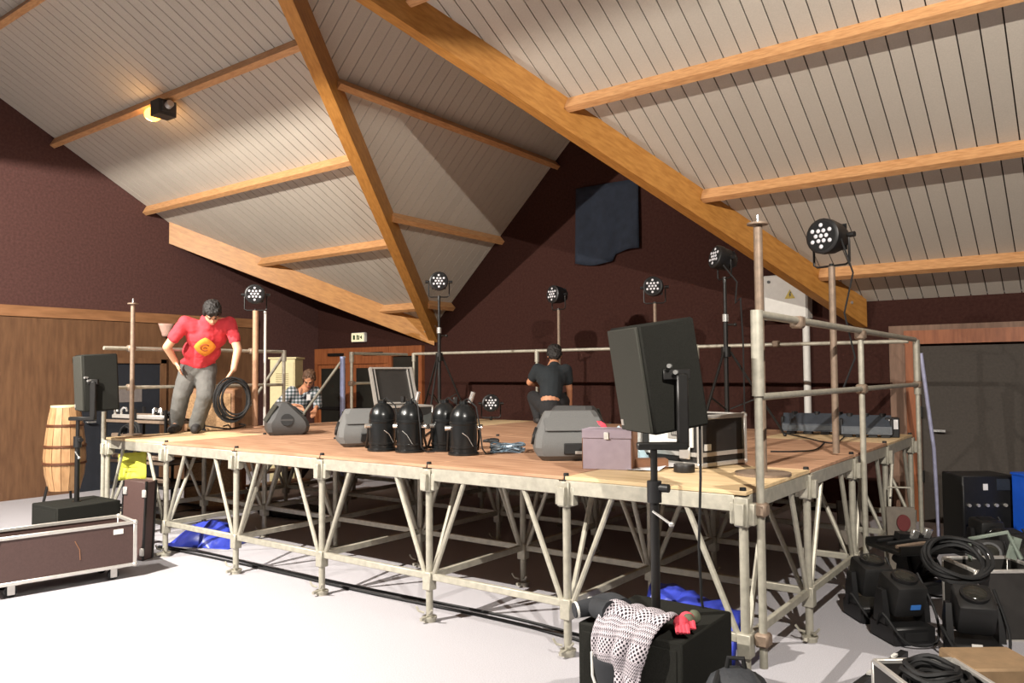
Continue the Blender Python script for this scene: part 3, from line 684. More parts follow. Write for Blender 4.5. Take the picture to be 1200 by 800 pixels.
# wooden block and tape
q = deck(764, 550); tag(B().box((0, 0, .03), (.22, .1, .06), bev=.004).build('wood_block', m_kraft, None, loc=(q.x - .05, q.y + .07, DECK), rot=(0, 0, YAW)), 'brown wooden block lying behind the loudspeaker pole', 'block')
q = deck(797, 554)
t = thing('tape_roll', 'black roll of gaffer tape at the front edge of the deck', 'tape', (q.x, q.y + .06, DECK))
B().lathe([(.038, 0), (.062, 0), (.064, .004), (.064, .044), (.062, .048), (.038, .048)], 24).build('tape', m_tape, t)
B().lathe([(.034, .001), (.038, .001), (.038, .047), (.034, .047)], 24).build('core', m_kraft, t)
# flight case on the deck
W, D_, Hc = .50, .46, .32
t = thing('flight_case', 'black flight case with aluminium edges on the right of the deck', 'case', (-.76, 1.05, DECK), -.26)
bd = B().box((0, 0, Hc / 2 + .01), (W - .01, D_ - .01, Hc - .01)).build('panel_body', mat('black_case_laminate', (34, 32, 31), .5), t)
e = edge_frame(W, D_, Hc - .02).build('edging', m_alu, t, loc=(0, 0, .02))
B().box((0, 0, .085), (W + .008, D_ + .008, .026)).build('lid_joint', m_alu, t)
corners(W, D_, Hc - .02, t, .02)
fp = B().box((.02, -D_ / 2 - .004, .21), (.36, .012, .16)).build('front_plate', m_white, t)
h1 = B().box((.08, -D_ / 2 - .012, .235), (.15, .012, .11), bev=.004).build('handle_dish', m_alu, t)
B().box((.09, -D_ / 2 - .019, .235), (.10, .008, .07)).build('recess', m_black, h1)
b = B()
for k in range(6): b.box((.055 + .014 * k, -D_ / 2 - .025, .235), (.007, .006, .06))
b.build('handle_bars', m_alu, h1)
B().box((.14, -D_ / 2 - .014, .10), (.085, .014, .09), bev=.006).build('latch', m_alu, t)
B().box((W / 2 + .006, -.16, .13), (.01, .06, .04)).build('label_plate', m_white, t)
# silver cable bundle + black plug on the deck
q = deck(588, 531)
t = thing('cable_bundle', 'tangle of silver and blue cables lying near the deck edge', 'cable', (q.x, q.y + .06, DECK), YAW)
for k in range(7):
    a_ = random.random() * 6
    pts = [(.10 * math.cos(a_ + i * .45) * (1.2 + .1 * k / 7) + random.uniform(-.02, .02), .07 * math.sin(a_ + i * .45) + random.uniform(-.02, .02), .012 + .009 * k + .008 * math.sin(i * 1.3 + k)) for i in range(16)]
    B().tube(pts, .007, 5).build('cable', m_silver if k % 2 else mat('grey_blue_cable', (96, 116, 132), .4), t)
q = deck(566, 518); tag(B().tube([(0, 0, .012), (.05, .02, .014), (.1, -.01, .014), (.16, .02, .014)], [.010, .02, .022, .02], 8).tube([(.06, .03, .02), (.1, .04, .022), (.15, .02, .02)], .018, 8).build('plug', m_rubber, None, loc=(q.x, q.y, DECK)), 'black multi-plug lying behind the silver cable bundle', 'plug')
# lighting bars (folded) at the back right of the deck
q0, q1 = deck(942, 509), deck(1008, 507)
def led_bar(label, p, rz_, L, mt=mat('dark_blue_grey_bar', (52, 58, 66), .5)):
    t = thing('light_bar', label, 'stage light', p, rz_, 'folded light bars')
    B().prism([(-L / 2, -.11, .03), (-L / 2, .11, .03), (-L / 2 + .0, .10, .12), (-L / 2 + .0, .02, .2), (-L / 2, -.09, .10)], (L, 0, 0)).build('housing', mt, t, smooth=20)
    B().box((0, -.105, .065), (L - .04, .012, .045)).build('front_strip', mat('bar_strip', (88, 94, 100), .4), t)
    for k in range(4): B().box((-L / 2 + L * (k + .5) / 4, -.02, .015), (.08, .14, .03), bev=.004).build('foot', m_black, t)
    for k in range(3): B().cyl((-L / 2 + L * (k + .5) / 3, .03, .17), (-L / 2 + L * (k + .5) / 3, .03, .215), .03, n=10).build('knob', m_black, t)
    for s in (-1, 1): B().box((s * L / 2, 0, .1), (.03, .16, .14), bev=.008).build('end_cap', m_black, t)
    return t
led_bar('dark light bar lying at the back right of the deck, left one', (-.78, 4.02, DECK), .18, .62)
led_bar('dark light bar lying at the back right of the deck, right one', (-.30, 3.88, DECK), .22, .42)
t = thing('small_dimmer', 'small black box with a white label beside the folded light bars', 'box', (-.10, 3.98, DECK), .2)
B().box((0, 0, .09), (.12, .16, .18), bev=.008).build('body', m_black, t); B().box((.01, -.083, .12), (.075, .004, .085)).build('label_sheet', m_paper, t)
def wire(label, pts, r=.006, mt=m_rubber, nm='deck_cable'): return tag(B().tube(pts, r, 6).build(nm, mt), label, 'cable')
def spline(pts, n=6):
    P = [Vector(q) for q in pts]; P = [P[0]] + P + [P[-1]]; out = []
    for i in range(1, len(P) - 2):
        for k in range(n):
            u = k / n; a_, b_, c_, d_ = P[i - 1], P[i], P[i + 1], P[i + 2]
            out.append(.5 * ((2 * b_) + (-a_ + c_) * u + (2 * a_ - 5 * b_ + 4 * c_ - d_) * u * u + (-a_ + 3 * b_ - 3 * c_ + d_) * u ** 3))
    return out + [P[-2]]
def dk(u, v, z=.008): q = deck(u, v); return (q.x, q.y, DECK + z)
wire('thin black cable curving over the deck in front of the light bars', spline([dk(918, 508), dk(945, 514), dk(975, 520), dk(988, 514), dk(990, 509)]))
wire('thin black cable along the panel joint at the right of the deck', spline([dk(903, 530), dk(930, 530), dk(955, 528), dk(966, 520)]))
wire('black cable crossing the deck beside the third lamp can', spline([dk(486, 520), dk(497, 512), dk(506, 505)]), .009)
# open flight case at the back left of the deck
t = thing('flight_case', 'open flight case with dark lid raised at the back left of the deck', 'case', (-5.02, 2.66, DECK), YAW + .55); t.scale = (.94, .94, .94)
W, D_, Hc = .55, .42, .26
for nm, c, s in (('front_panel', (0, -D_ / 2, Hc / 2), (W, .012, Hc)), ('back_panel', (0, D_ / 2, Hc / 2), (W, .012, Hc)), ('side_panel', (-W / 2, 0, Hc / 2), (.012, D_, Hc)), ('side_panel', (W / 2, 0, Hc / 2), (.012, D_, Hc)), ('base_panel', (0, 0, .008), (W, D_, .016))):
    B().box(c, s).build(nm, mat('dark_case_skin', (44, 42, 40), .5), t)
edge_frame(W, D_, Hc, .014).build('edging', m_alu, t)
ld_ = B().box((0, .0, .26), (W, .02, .48)).build('lid', mat('dark_case_skin', (44, 42, 40), .5), t, loc=(-.02, D_ / 2 + .01, Hc), rot=(-.42, 0, 0))
b = B()
for s in (-1, 1): b.box((s * W / 2, -.02, .26), (.03, .05, .50)); b.box((s * (W / 2 - .05), -.02, .26), (.012, .03, .46))
b.box((0, -.02, .5), (W, .04, .02)); b.box((0, -.02, .02), (W, .04, .02)); b.build('lid_edging', m_alu, ld_)
crumple('tarpaulin', mat('dark_cloth_bundle', (40, 42, 40), .9), 'dark cloth bundle behind the lamp cans', 'cloth', (-4.55, 2.75, DECK), (.4, .35), .08, 4.4, 14, h=.28)
# ---------------------------------------------------------------- left foreground: open case, its lid
wa, wb = floor_at(73, 690), floor_at(150, 676)
t = thing('flight_case', 'brown open flight case on castors at the left edge', 'case', (-5.40, -.86, 0), YAW - .62)
W, D_, Hc, z0 = .98, .40, .34, .11
t.location = (-5.26, -.98, 0); t.rotation_euler.z = PI / 2 - .16
for nm, c, s in (('front_panel', (0, -D_ / 2, z0 + Hc / 2), (W, .014, Hc)), ('back_panel', (0, D_ / 2, z0 + Hc / 2), (W, .014, Hc)), ('side_panel', (-W / 2, 0, z0 + Hc / 2), (.014, D_, Hc)), ('side_panel', (W / 2, 0, z0 + Hc / 2), (.014, D_, Hc)), ('base_panel', (0, 0, z0 + .01), (W, D_, .02))):
    B().box(c, s).build(nm, m_phen, t)
edge_frame(W, D_, Hc).build('edging', m_alu, t, loc=(0, 0, z0)); corners(W, D_, Hc, t, z0)
B().box((.36, -D_ / 2 - .009, z0 + .28), (.075, .004, .04)).build('label_plate', m_white, t)
B().tube([(.04, -D_ / 2 - .008, z0 + .25), (.075, -D_ / 2 - .008, z0 + .18), (.08, -D_ / 2 - .008, z0 + .1)], .004, 5).build('scratch_mark', m_kraft, t)
for s in (-1, 1):
    for q in (-1, 1):
        c = B().box((s * .36, q * .15, z0 - .012), (.09, .07, .02)).box((s * .36 - .02, q * .15 - .022, .06), (.05, .006, .08)).box((s * .36 - .02, q * .15 + .022, .06), (.05, .006, .08)).build('castor', m_alu, t)
        B().cyl((s * .36 - .02, q * .15 - .017, .042), (s * .36 - .02, q * .15 + .017, .042), .042, n=16).build('wheel', m_rubber, c)
q = floor_at(176, 656)
t = thing('case_lid', 'brown flight case lid standing upright against the stage leg', 'case lid', (q.x - .14, q.y - .04, 0), YAW - .35)
B().box((0, 0, .36), (.26, .12, .70), rot=(0, .05, 0), bev=.004).build('panel', m_phen, t)
b = B()
for s in (-1, 1): b.box((s * .13, -.055, .36), (.014, .02, .70), rot=(0, .05, 0))
b.box((.13, .055, .36), (.014, .02, .70), rot=(0, .05, 0)); b.build('edging', m_blackm, t)
for (xx, zz) in ((-.09, .62), (.13, .60), (.11, .08)): B().box((xx, -.066, zz), (.045, .02, .07), bev=.006).build('corner_fitting', m_alu, t)
# ---------------------------------------------------------------- tarps, sheet, floor cables
q = floor_at(238, 638)
def fnb(u, v):
    x_, y_ = (u - .5) * .75, (v - .5) * .55; r_ = math.hypot(x_ / .37, y_ / .27)
    return (x_, y_, max(.004, .23 * max(0, 1 - r_) ** .55 * (1 + .25 * noise.noise(Vector((u * 5, v * 5, 2)))) + .02 * noise.noise(Vector((u * 12, v * 12, 5)))))
o = B().grid(fnb, 22, 18).build('blue_tarp', m_blue, None, loc=(q.x - .05, q.y + .12, 0), rot=(0, 0, .4), smooth=45); o.modifiers.new('s', 'SOLIDIFY').thickness = .004
tag(o, 'crumpled blue tarpaulin heap on the floor under the left of the stage', 'tarpaulin')
def fnb2(u, v):                                   # bundle lying along the front legs: v runs up the front, over the top and down the back
    x_ = -.80 + .58 * u; y_ = .56 - .04 * u; h_ = .37 - .10 * u + .03 * noise.noise(Vector((u * 6, 1, 2)))
    a_ = v * PI; cr_ = .035 * noise.noise(Vector((u * 9, v * 6, 1)))
    return (x_ + .03 * noise.noise(Vector((v * 5, u * 4, 7))), y_ - (.16 + cr_) * math.cos(a_), max(.005, (h_ + cr_) * math.sin(a_) ** .7))
o = B().grid(fnb2, 26, 14).build('blue_tarp', m_blue, None, smooth=45); o.modifiers.new('s', 'SOLIDIFY').thickness = .004
tag(o, 'long blue tarpaulin on the floor behind the foreground subwoofer', 'tarpaulin')
q = ony(155, 546, .14)
o = B().grid(lambda u, v: ((u - .5) * .36, .006 * math.sin(u * 6), (.5 - v) * .27 + .03 * (u - .5)), 8, 6).build('yellow_sheet', m_yellow, None, loc=q, rot=(.0, 0, YAW - .35), smooth=60); o.modifiers.new('s', 'SOLIDIFY').thickness = .003
tag(o, 'bright yellow sheet hanging under the left end of the stage', 'sheet')
for s in (-1, 1): B().tube([(s * .14, 0, .12), (s * .15, 0, 1.023 - q.z)], .003, 5).build('cord', m_rubber, o)
for k in range(3): B().box((-.02, -.006, .04 - .045 * k), (.22 - .03 * k, .002, .006)).build('printed_line', mat('yellow_line', (196, 192, 70), .7), o)
for k, dy in enumerate((.16, .24)):
    pts = spline([(-5.9, .12 + dy * .3, .012), (-5.2, .05 + dy, .012), (-4.1, .14 + dy * .6, .012), (-3.0, .08 + dy, .012), (-1.8, .14 + dy, .012), (-.9, .1 + dy, .012), (-.3, .3 + dy, .012)])
    wire(['black cable on the floor along the front legs of the stage, nearer one', 'black cable on the floor along the front legs of the stage, farther one'][k], pts, .010, nm='floor_cable')
# ---------------------------------------------------------------- patterned jacket, gloves, backpack
def knit():
    mt = bpy.data.materials.new('black_white_knit'); mt.use_nodes = True; N = mt.node_tree.nodes; L = mt.node_tree.links; bs = N['Principled BSDF']
    bs.inputs['Roughness'].default_value = .95; bs.inputs['Specular IOR Level'].default_value = .1
    uv = N.new('ShaderNodeUVMap'); sep = N.new('ShaderNodeSeparateXYZ'); L.new(uv.outputs[0], sep.inputs[0])
    def mth(op, a, b=None):
        n_ = N.new('ShaderNodeMath'); n_.operation = op
        for i, q in enumerate((a, b)):
            if q is None: continue
            if isinstance(q, (int, float)): n_.inputs[i].default_value = q
            else: L.new(q, n_.inputs[i])
        return n_.outputs[0]
    u_, v_ = sep.outputs[0], sep.outputs[1]
    zig = mth('SINE', mth('MULTIPLY', v_, 150)); zx = mth('SINE', mth('MULTIPLY', u_, 105))
    p1 = mth('GREATER_THAN', mth('MULTIPLY', zig, zx), .15)                # diamonds
    p2 = mth('GREATER_THAN', mth('SINE', mth('MULTIPLY', mth('ADD', v_, mth('MULTIPLY', mth('ABSOLUTE', zx), .02)), 230)), .2)   # zigzag lines
    band = mth('GREATER_THAN', mth('SINE', mth('MULTIPLY', v_, 24)), 0)
    pt = mth('ADD', mth('MULTIPLY', band, p1), mth('MULTIPLY', mth('SUBTRACT', 1, band), p2))
    mx = N.new('ShaderNodeMix'); mx.data_type = 'RGBA'; mx.inputs[6].default_value = rgb((196, 188, 194)); mx.inputs[7].default_value = rgb((46, 43, 48)); L.new(pt, mx.inputs[0]); L.new(mx.outputs[2], bs.inputs['Base Color'])
    return mt
m_knit = knit()
def sheet(name, mt, fn, nu, nv, parent, th=.014):
    b = B(); uvl = b.bm.loops.layers.uv.new('UVMap'); b.grid(fn, nu, nv)
    b.bm.faces.ensure_lookup_table(); k = 0
    for i in range(nu):
        for j in range(nv):
            f_ = b.bm.faces[k]; k += 1
            for lp, (a_, c_) in zip(f_.loops, ((i, j), (i + 1, j), (i + 1, j + 1), (i, j + 1))): lp[uvl].uv = (a_ / nu, c_ / nv)
    o = b.build(name, mt, parent, smooth=60); so = o.modifiers.new('thickness', 'SOLIDIFY'); so.thickness = th; so.offset = 1
    su = o.modifiers.new('soft', 'SUBSURF'); su.levels = su.render_levels = 1
    return o
SF = SUBY - .28                                   # front face of the subwoofer
t = thing('knit_jacket', 'black and white patterned knit jacket draped over the subwoofer', 'jacket', (SUBX + .02, SF, .512))
def drape(u, v):                                  # v: 0 on top at the back .. 1 hanging down the front
    w_ = .30 - .06 * v + .03 * math.sin(v * 5); x_ = (u - .5) * w_ + .02 * math.sin(v * 7) - .03 * v
    s_ = v * .52 - .22
    fold = .02 * math.sin(u * 11 + v * 3) + .012 * noise.noise(Vector((u * 6, v * 7, 1)))
    if s_ < 0: return (x_ + .03 * s_, -s_ * .9 - .02, .018 + abs(fold) + .05 * max(0, math.sin((s_ + .22) * 13)) * (1 - u * .4))
    if s_ < .04: a_ = s_ / .04 * PI / 2; return (x_, -.02 - .03 * math.sin(a_) , .018 + abs(fold) * .5 - .03 * (1 - math.cos(a_)))
    return (x_, -.05 - abs(fold), .018 - .03 - (s_ - .04) - .06 * (u - .4) * (v - .5) - .05 * abs(u - .55) * v)
sheet('body', m_knit, drape, 18, 26, t)
def slv(path, r0, r1, n=10):
    P = spline(path, 5); k = len(P)
    return [(Vector(q), r0 + (r1 - r0) * i / (k - 1)) for i, q in enumerate(P)]
m_trim = mat('black_jersey', (40, 42, 46), .9, var=.15)
for path in ([(-.10, .10, .05), (-.18, .13, .06), (-.25, .06, .045), (-.30, .0, .035)], [(-.12, .02, .05), (-.19, .04, .05), (-.27, .10, .045)]):
    q = slv(path, .055, .035); o = B().tube([a_[0] for a_ in q], [a_[1] for a_ in q], 10).build('sleeve', m_trim, t)
    e_ = q[-1]; B().tube([q[-3][0].lerp(q[-2][0], .5), q[-2][0], q[-2][0].lerp(e_[0], .4)], e_[1] * 1.10, 10).build('cuff', m_white, o)
def hem(u, v):
    return (-.10 - .035 + .10 * u + .05 * v - .02, -.075 - .015 * math.sin(u * 4), -.11 - .20 * v - .03 * u)
sheet('lining', m_trim, hem, 6, 8, t, .012)
B().tube([(-.155, -.085, -.10), (-.15, -.09, -.2), (-.105, -.09, -.31)], .006, 6).build('white_piping', m_white, t)
t2 = thing('work_gloves', 'pair of coral and grey gloves on the subwoofer beside the jacket', 'gloves', (SUBX + .20, SF + .12, .512), .5)
for k, dx in ((0, 0), (1, .03)):
    b = B().sph((dx, k * .06, .035), (.035, .05, .03), n=12)
    for j in range(4): b.tube([(dx - .02 + .014 * j, k * .06 - .03, .035), (dx - .022 + .015 * j, k * .06 - .07, .03 + .004 * j), (dx - .02 + .015 * j, k * .06 - .09, .018)], .009, 6)
    b.build('glove', m_pink if k == 0 else m_pink, t2)
    B().sph((dx + .035, k * .06 + .03, .035), (.03, .035, .032), n=10).build('cuff', mat('olive_cuff', (84, 88, 70), .9), t2)
q = Vector((SUBX + .47, SUBY - .20, 0))
t = thing('backpack', 'dark grey backpack on the floor right of the subwoofer', 'bag', q, .5)
B().loft([[(.17 * k * math.cos(a_ * PI / 8), .12 * k * math.sin(a_ * PI / 8) + yo, z) for a_ in range(16)] for z, k, yo in ((0, .9, 0), (.05, 1.06, 0), (.2, 1.05, .0), (.3, .9, .02), (.37, .65, .04), (.40, .3, .05))]).build('body', mat('dark_nylon', (44, 46, 50), .7, bump=.4, bscale=30), t)
B().box((0, -.125, .14), (.2, .05, .17), bev=.02, seg=2).build('pocket', mat('dark_nylon', (44, 46, 50)), t)
B().tube([(-.04, .06, .38), (-.03, .06, .44), (.03, .06, .44), (.04, .06, .38)], .011, 8).build('handle', m_rubber, t)
for s in (-1, 1): B().tube([(s * .07, .05, .38), (s * .10, -.06, .36), (s * .12, -.13, .22), (s * .13, -.11, .05)], .014, 6).build('strap', m_rubber, t)
B().tube([(-.13, -.02, .33), (0, -.1, .31), (.13, -.02, .33)], .004, 5).build('zip', m_alu, t)
# ================================================================ right: pile of moving lamps, boards, cable cases
def mover(label, p, rz, tilt=.0, sticker=None):
    t = thing('moving_head_lamp', label, 'stage light', p, rz, 'moving head lamps piled on the floor'); t.scale = (.9, .9, .87)
    B().box((0, 0, .065), (.30, .30, .13), bev=.015).build('base', m_black, t)
    B().box((0, -.153, .065), (.16, .006, .06)).build('display', m_rubber, t)
    for s in (-1, 1): B().loft([[(s * .125, -.07, .13), (s * .165, -.07, .13), (s * .165, .07, .13), (s * .125, .07, .13)], [(s * .128, -.055, .25), (s * .168, -.055, .25), (s * .168, .055, .25), (s * .128, .055, .25)], [(s * .128, -.03, .36), (s * .162, -.03, .36), (s * .162, .03, .36), (s * .128, .03, .36)]]).build('arm', m_black, t, smooth=20)
    hd = B().box((0, 0, 0), (.23, .24, .25), bev=.035, seg=2).build('head', mat('head_shell', (30, 30, 30), .5), t, loc=(0, 0, .32), rot=(tilt, 0, 0))
    B().cyl((0, -.12, 0), (0, -.145, 0), .085, n=20).build('lens_ring', m_black, hd); B().sph((0, -.14, 0), (.07, .02, .07)).build('lens', m_glass, hd)
    B().box((.0, -.0, .127), (.14, .1, .006)).build('vent', m_rubber, hd)
    if sticker: B().box((.03, .03, -.127), (.07, .035, .006)).build('sticker', m_sat, hd)
    B().tube(spline([(-.15, .05, .1), (-.2, -.1, .22), (-.1, -.2, .05), (.1, -.21, .04), (.17, -.12, .2), (.12, 0, .46)], 5), .009, 6).build('cable', m_rubber, t)
    return t
mover('black moving head lamp with a blue sticker on the floor at the right', (.42, 1.46, 0), YAW + .12, -1.25, True)
mover('black moving head lamp nearest the scaffold leg in the right pile', (.17, 1.80, 0), YAW + .05, -1.35)
mover('black moving head lamp at the back of the right pile by the stage', (.30, 2.62, 0), YAW + .5, .5)
mover('black moving head lamp right of the pile with the door behind it', (.74, 2.85, 0), YAW - .4, -.5)
mover('black moving head lamp farthest back beside the grey door', (.84, 3.42, 0), YAW + .2, .2)
mover('black moving head lamp between the coil of cable and the right border', (.98, 2.55, 0), YAW - .2, .7)
mover('black moving head lamp in shadow close to the blue crate', (.62, 3.93, 0), YAW, .1)
# trays with cable loops lying over the pile
def coil(label, p, r, n, rad=.009, mt=m_rubber, sq=1.0, rot=(0, 0, 0), nm='cable_coil'):
    t = thing(nm, label, 'cable', p, 0, None); t.rotation_euler = rot
    for k in range(n):
        rr = r * (1 + random.uniform(-.12, .12)); cx_, cy_ = random.uniform(-.03, .03), random.uniform(-.03, .03); zz = rad + k * rad * 1.3
        pts = [(cx_ + rr * math.cos(a_ * PI / 12), cy_ + rr * sq * math.sin(a_ * PI / 12), zz + .008 * math.sin(a_ * .9 + k)) for a_ in range(24)]
        B().tube(pts, rad, 6, closed=True).build('loop', mt, t)
    return t
t = thing('lamp_tray', 'dark tray of lamp parts with bright clips on the right pile', 'tray', (.36, 2.26, .395), YAW + .2)
B().box((0, 0, .015), (.5, .36, .03), bev=.006).build('base', m_blackm, t)
for s in (-1, 1): B().box((0, s * .175, .04), (.5, .02, .05)).build('rim', m_blackm, t)
for k in range(3): B().tube([(-.22, -.1 + .1 * k, .05), (0, -.08 + .1 * k, .06), (.22, -.1 + .1 * k, .05)], .014, 6).build('rod', m_rubber if k else m_galvd, t)
for k, (xx, yy) in enumerate(((.02, .02), (.13, .03))): B().box((xx, yy, .10), (.07, .03, .07), rot=(.3, .2, .3), bev=.006).build('clip', m_chrome, t)
B().box((.0, .05, .08), (.2, .06, .05), rot=(.2, .1, 0)).build('lamp_block', m_black, t)
# board with red discs under the stage, its colours darkened for the shade
q = floor_at(1052, 655)
t = thing('warning_board', 'pale board with two shade-darkened red discs leaning under the back right of the stage', 'board', (.10, 3.22, 0), YAW - .15); t.scale = (.62, .8, .78)
B().box((0, 0, .34), (.36, .03, .68), rot=(-.12, 0, 0), bev=.006).build('panel', mat('shaded_pale_board', (112, 104, 94), .7), t)
for zz in (.26, .52): B().cyl((.02, -.045 + (zz - .34) * .12, zz), (.02, -.02 + (zz - .34) * .12, zz), .085, n=24).build('disc', m_redp, t)
B().tube([(-.14, .03, .68), (-.14, .05, .88), (.14, .05, .88), (.14, .03, .68)], .012, 8).build('handle', m_galv, t)
t = thing('warning_board', 'pale board with a dark hole lying under the stage left of the red discs', 'board', (-.42, 3.75, 0), YAW - .1); t.scale = (.8, .8, .9)
B().box((0, 0, .26), (.30, .04, .52), rot=(-.15, 0, 0), bev=.006).build('panel', mat('shaded_pale_board', (150, 140, 128)), t)
B().cyl((-.04, -.05, .38), (-.04, -.02, .38), .04, n=16).build('hole', m_rubber, t)
# blue crate, small box on top at the far right
q = Vector((1.02, 4.2, 0))
t = thing('blue_crate', 'bright blue plastic crate at the right border by the grey door', 'crate', q, YAW)
mb = mat('blue_plastic', (24, 84, 196), .4, var=.06)
for s in (-1, 1):
    B().box((s * .17, 0, .38), (.014, .26, .76)).build('side', mb, t); B().box((0, s * .13, .38), (.34, .014, .76)).build('side', mb, t)
B().box((0, 0, .01), (.34, .26, .02)).build('bottom', mb, t); B().box((0, 0, .755), (.37, .29, .02), bev=.004).build('rim', mb, t)
B().box((-.02, -.14, .3), (.12, .006, .05)).build('label_strip', m_paper, t)
t = thing('control_box', 'black control box with a small white light plate by the grey door', 'box', (.52, 4.35, 0), YAW)
B().box((0, 0, .36), (.46, .34, .72), bev=.01).build('body', m_black, t); B().box((-.03, -.175, .62), (.04, .006, .055)).build('white_plate', m_paper, t)
B().box((.13, -.175, .64), (.12, .006, .10)).build('screen', m_navy, t)
for k in range(5): B().cyl((-.18 + .08 * k, -.17, .46), (-.18 + .08 * k, -.19, .46), .015, n=8).build('socket', m_alu, t)
# bottom right: cable case, lamp with white tag, tan board, dark rails
def bench(label, p, rz, w, d, h):
    t = thing('cable_case', label, 'case', p, rz)
    for nm, c, s in (('front_panel', (0, -d / 2, h / 2), (w, .014, h)), ('back_panel', (0, d / 2, h / 2), (w, .014, h)), ('side_panel', (-w / 2, 0, h / 2), (.014, d, h)), ('side_panel', (w / 2, 0, h / 2), (.014, d, h)), ('base_panel', (0, 0, .008), (w, d, .016))):
        B().box(c, s).build(nm, mat('dark_case_skin', (44, 42, 40)), t)
    edge_frame(w, d, h, .014).build('edging', m_alu, t); return t
bq = onz(1087, 775, .34)
bench('open cable case full of black cable in the bottom right corner', (bq.x + .07, bq.y - .18, 0), YAW + .02, .36, .40, .34)
coil('coil of black cable filling the open case in the corner', (bq.x + .07, bq.y - .18, .24), .11, 9, .012, sq=1.1)
lq = floor_at(1012, 806)
t = thing('black_rail', 'black metal lamp rail with white clips on the floor at the bottom right', 'rail', (0, 0, 0))
a_, c_ = onz(995, 812, .06), onz(1060, 766, .06)
a_ = Vector(a_); c_ = Vector(c_)
B().tube([a_, c_], .028, 4).build('rail', m_black, t)
for k in (.35, .62, .8): q = a_.lerp(c_, k); B().box((q.x, q.y, q.z + .03), (.05, .02, .012), rot=(0, 0, YAW + .8)).build('clip', m_white, t)
tq = onz(1118, 770, .30)
tag(B().box((0, 0, .15), (.34, .30, .30), bev=.01).build('tan_box', m_kraft and mat('tan_card', (128, 104, 76), .8), None, loc=(tq.x + .14, tq.y + .10, 0), rot=(0, 0, YAW)), 'tan cardboard box at the right border beside the cable case', 'box')
mq = floor_at(1085, 765)
mover('black moving head lamp with a white tag above the open cable case', (mq.x + .24, mq.y + .06, 0), YAW - .3, -1.1)
B().box((0, 0, 0), (.06, .006, .05)).build('tag', m_white, COL.objects[-1].parent if False else [o for o in COL.objects if o.get('label', '').startswith('black moving head lamp with a white tag')][0], loc=(-.02, -.165, .12))
coil('loose loops of black cable over the lamp at the right border', (mq.x + .12, mq.y + .3, .46), .16, 6, .012, rot=(.5, .2, 0))
t = thing('lamp_yokes', 'grey-green steel lamp yoke lying on the right pile', 'bracket', (.86, 1.95, .42), YAW)
B().tube([(-.14, 0, .02), (-.14, 0, .16), (.1, 0, .2), (.16, -.04, .04)], .014, 6).build('bow', mat('grey_green_steel', (118, 128, 118), .5), t)
B().box((.14, 0, .10), (.05, .03, .14), rot=(0, .3, 0)).build('plate', mat('grey_green_steel', (118, 128, 118)), t)
bench('dark road case under the heap of lamps at the right border', (.86, 1.95, 0), YAW, .42, .36, .42)
# ================================================================ left: drum, rack, cabinet
q = ony(76, 530, .0)
t = thing('wooden_drum', 'tall tan wooden drum with dark hoops at the left edge', 'drum', (q.x, q.y, 0), .3)
n_ = 14
prof = [(.15, .45), (.19, .62), (.205, .80), (.19, 1.0), (.165, 1.20), (.14, 1.34)]
for k in range(n_):
    a0, a1 = 2 * PI * k / n_ + .015, 2 * PI * (k + 1) / n_ - .015
    B().loft([[(r * math.cos(a0), r * math.sin(a0), z), (r * math.cos(a1), r * math.sin(a1), z), ((r - .02) * math.cos(a1), (r - .02) * math.sin(a1), z), ((r - .02) * math.cos(a0), (r - .02) * math.sin(a0), z)] for r, z in prof]).build('stave', m_drum, t, smooth=50)
for z, r in ((.74, .205), (.92, .201), (1.14, .177)): B().lathe([(r - .006, z - .012), (r + .006, z - .012), (r + .006, z + .012), (r - .006, z + .012)], 28).build('hoop', mat('rust_hoop', (92, 56, 36), .5, .3), t)
B().cyl((0, 0, 1.33), (0, 0, 1.35), .142, n=28).build('head', m_cream, t)
for k in range(3):
    a_ = k * 2 * PI / 3; B().cyl((.16 * math.cos(a_), .16 * math.sin(a_), .5), (.26 * math.cos(a_), .26 * math.sin(a_), 0), .014, n=8).build('leg', m_blackm, t)
# steel rack with lamp bars and cables
t = thing('equipment_rack', 'dark steel rack loaded with bars and cables left of the stage', 'rack', (-7.45, .98, 0), .12)
for xx in (-.55, .0, .55):
    for yy in (-.25, .25): B().cyl((xx, yy, 0), (xx, yy, 1.28), .018, n=8).build('post', m_blackm, t)
for z in (.15, .42, .68, .92, 1.14):
    for yy in (-.25, .25): B().box((0, yy, z), (1.12, .025, .03)).build('shelf_bar', m_galvd if z > .5 else m_blackm, t)
    B().box((0, 0, z - .02), (1.1, .48, .012)).build('shelf', m_blackm, t)
k = 0
for z, y_ in ((1.16, -.2), (1.16, .02), (.94, -.2), (.70, -.2), (.44, -.15)):
    o = tag(B().box((0, 0, .03), (.95, .06, .05), bev=.01).build('lamp_bar', m_alu if k < 1 else m_galvd, None, loc=(-7.45 + random.uniform(-.05, .05) - y_ * .12, .98 + y_, z), rot=(0, 0, .12)), ['bright aluminium bar on the top shelf of the rack', 'dull bar behind the bright one on the top shelf of the rack', 'steel bar on the second shelf of the rack', 'steel bar on the middle shelf of the rack', 'steel bar on the low shelf of the rack'][k], 'bar', 'bars on the rack'); k += 1
coil('coil of dark cable hanging on the front of the rack', (-7.3, .66, .98), .13, 6, .012, m_rubber, rot=(PI / 2, 0, .12))
coil('second coil of dark cable lying on the rack', (-7.2, 1.0, 1.16), .13, 5, .012, m_rubber)
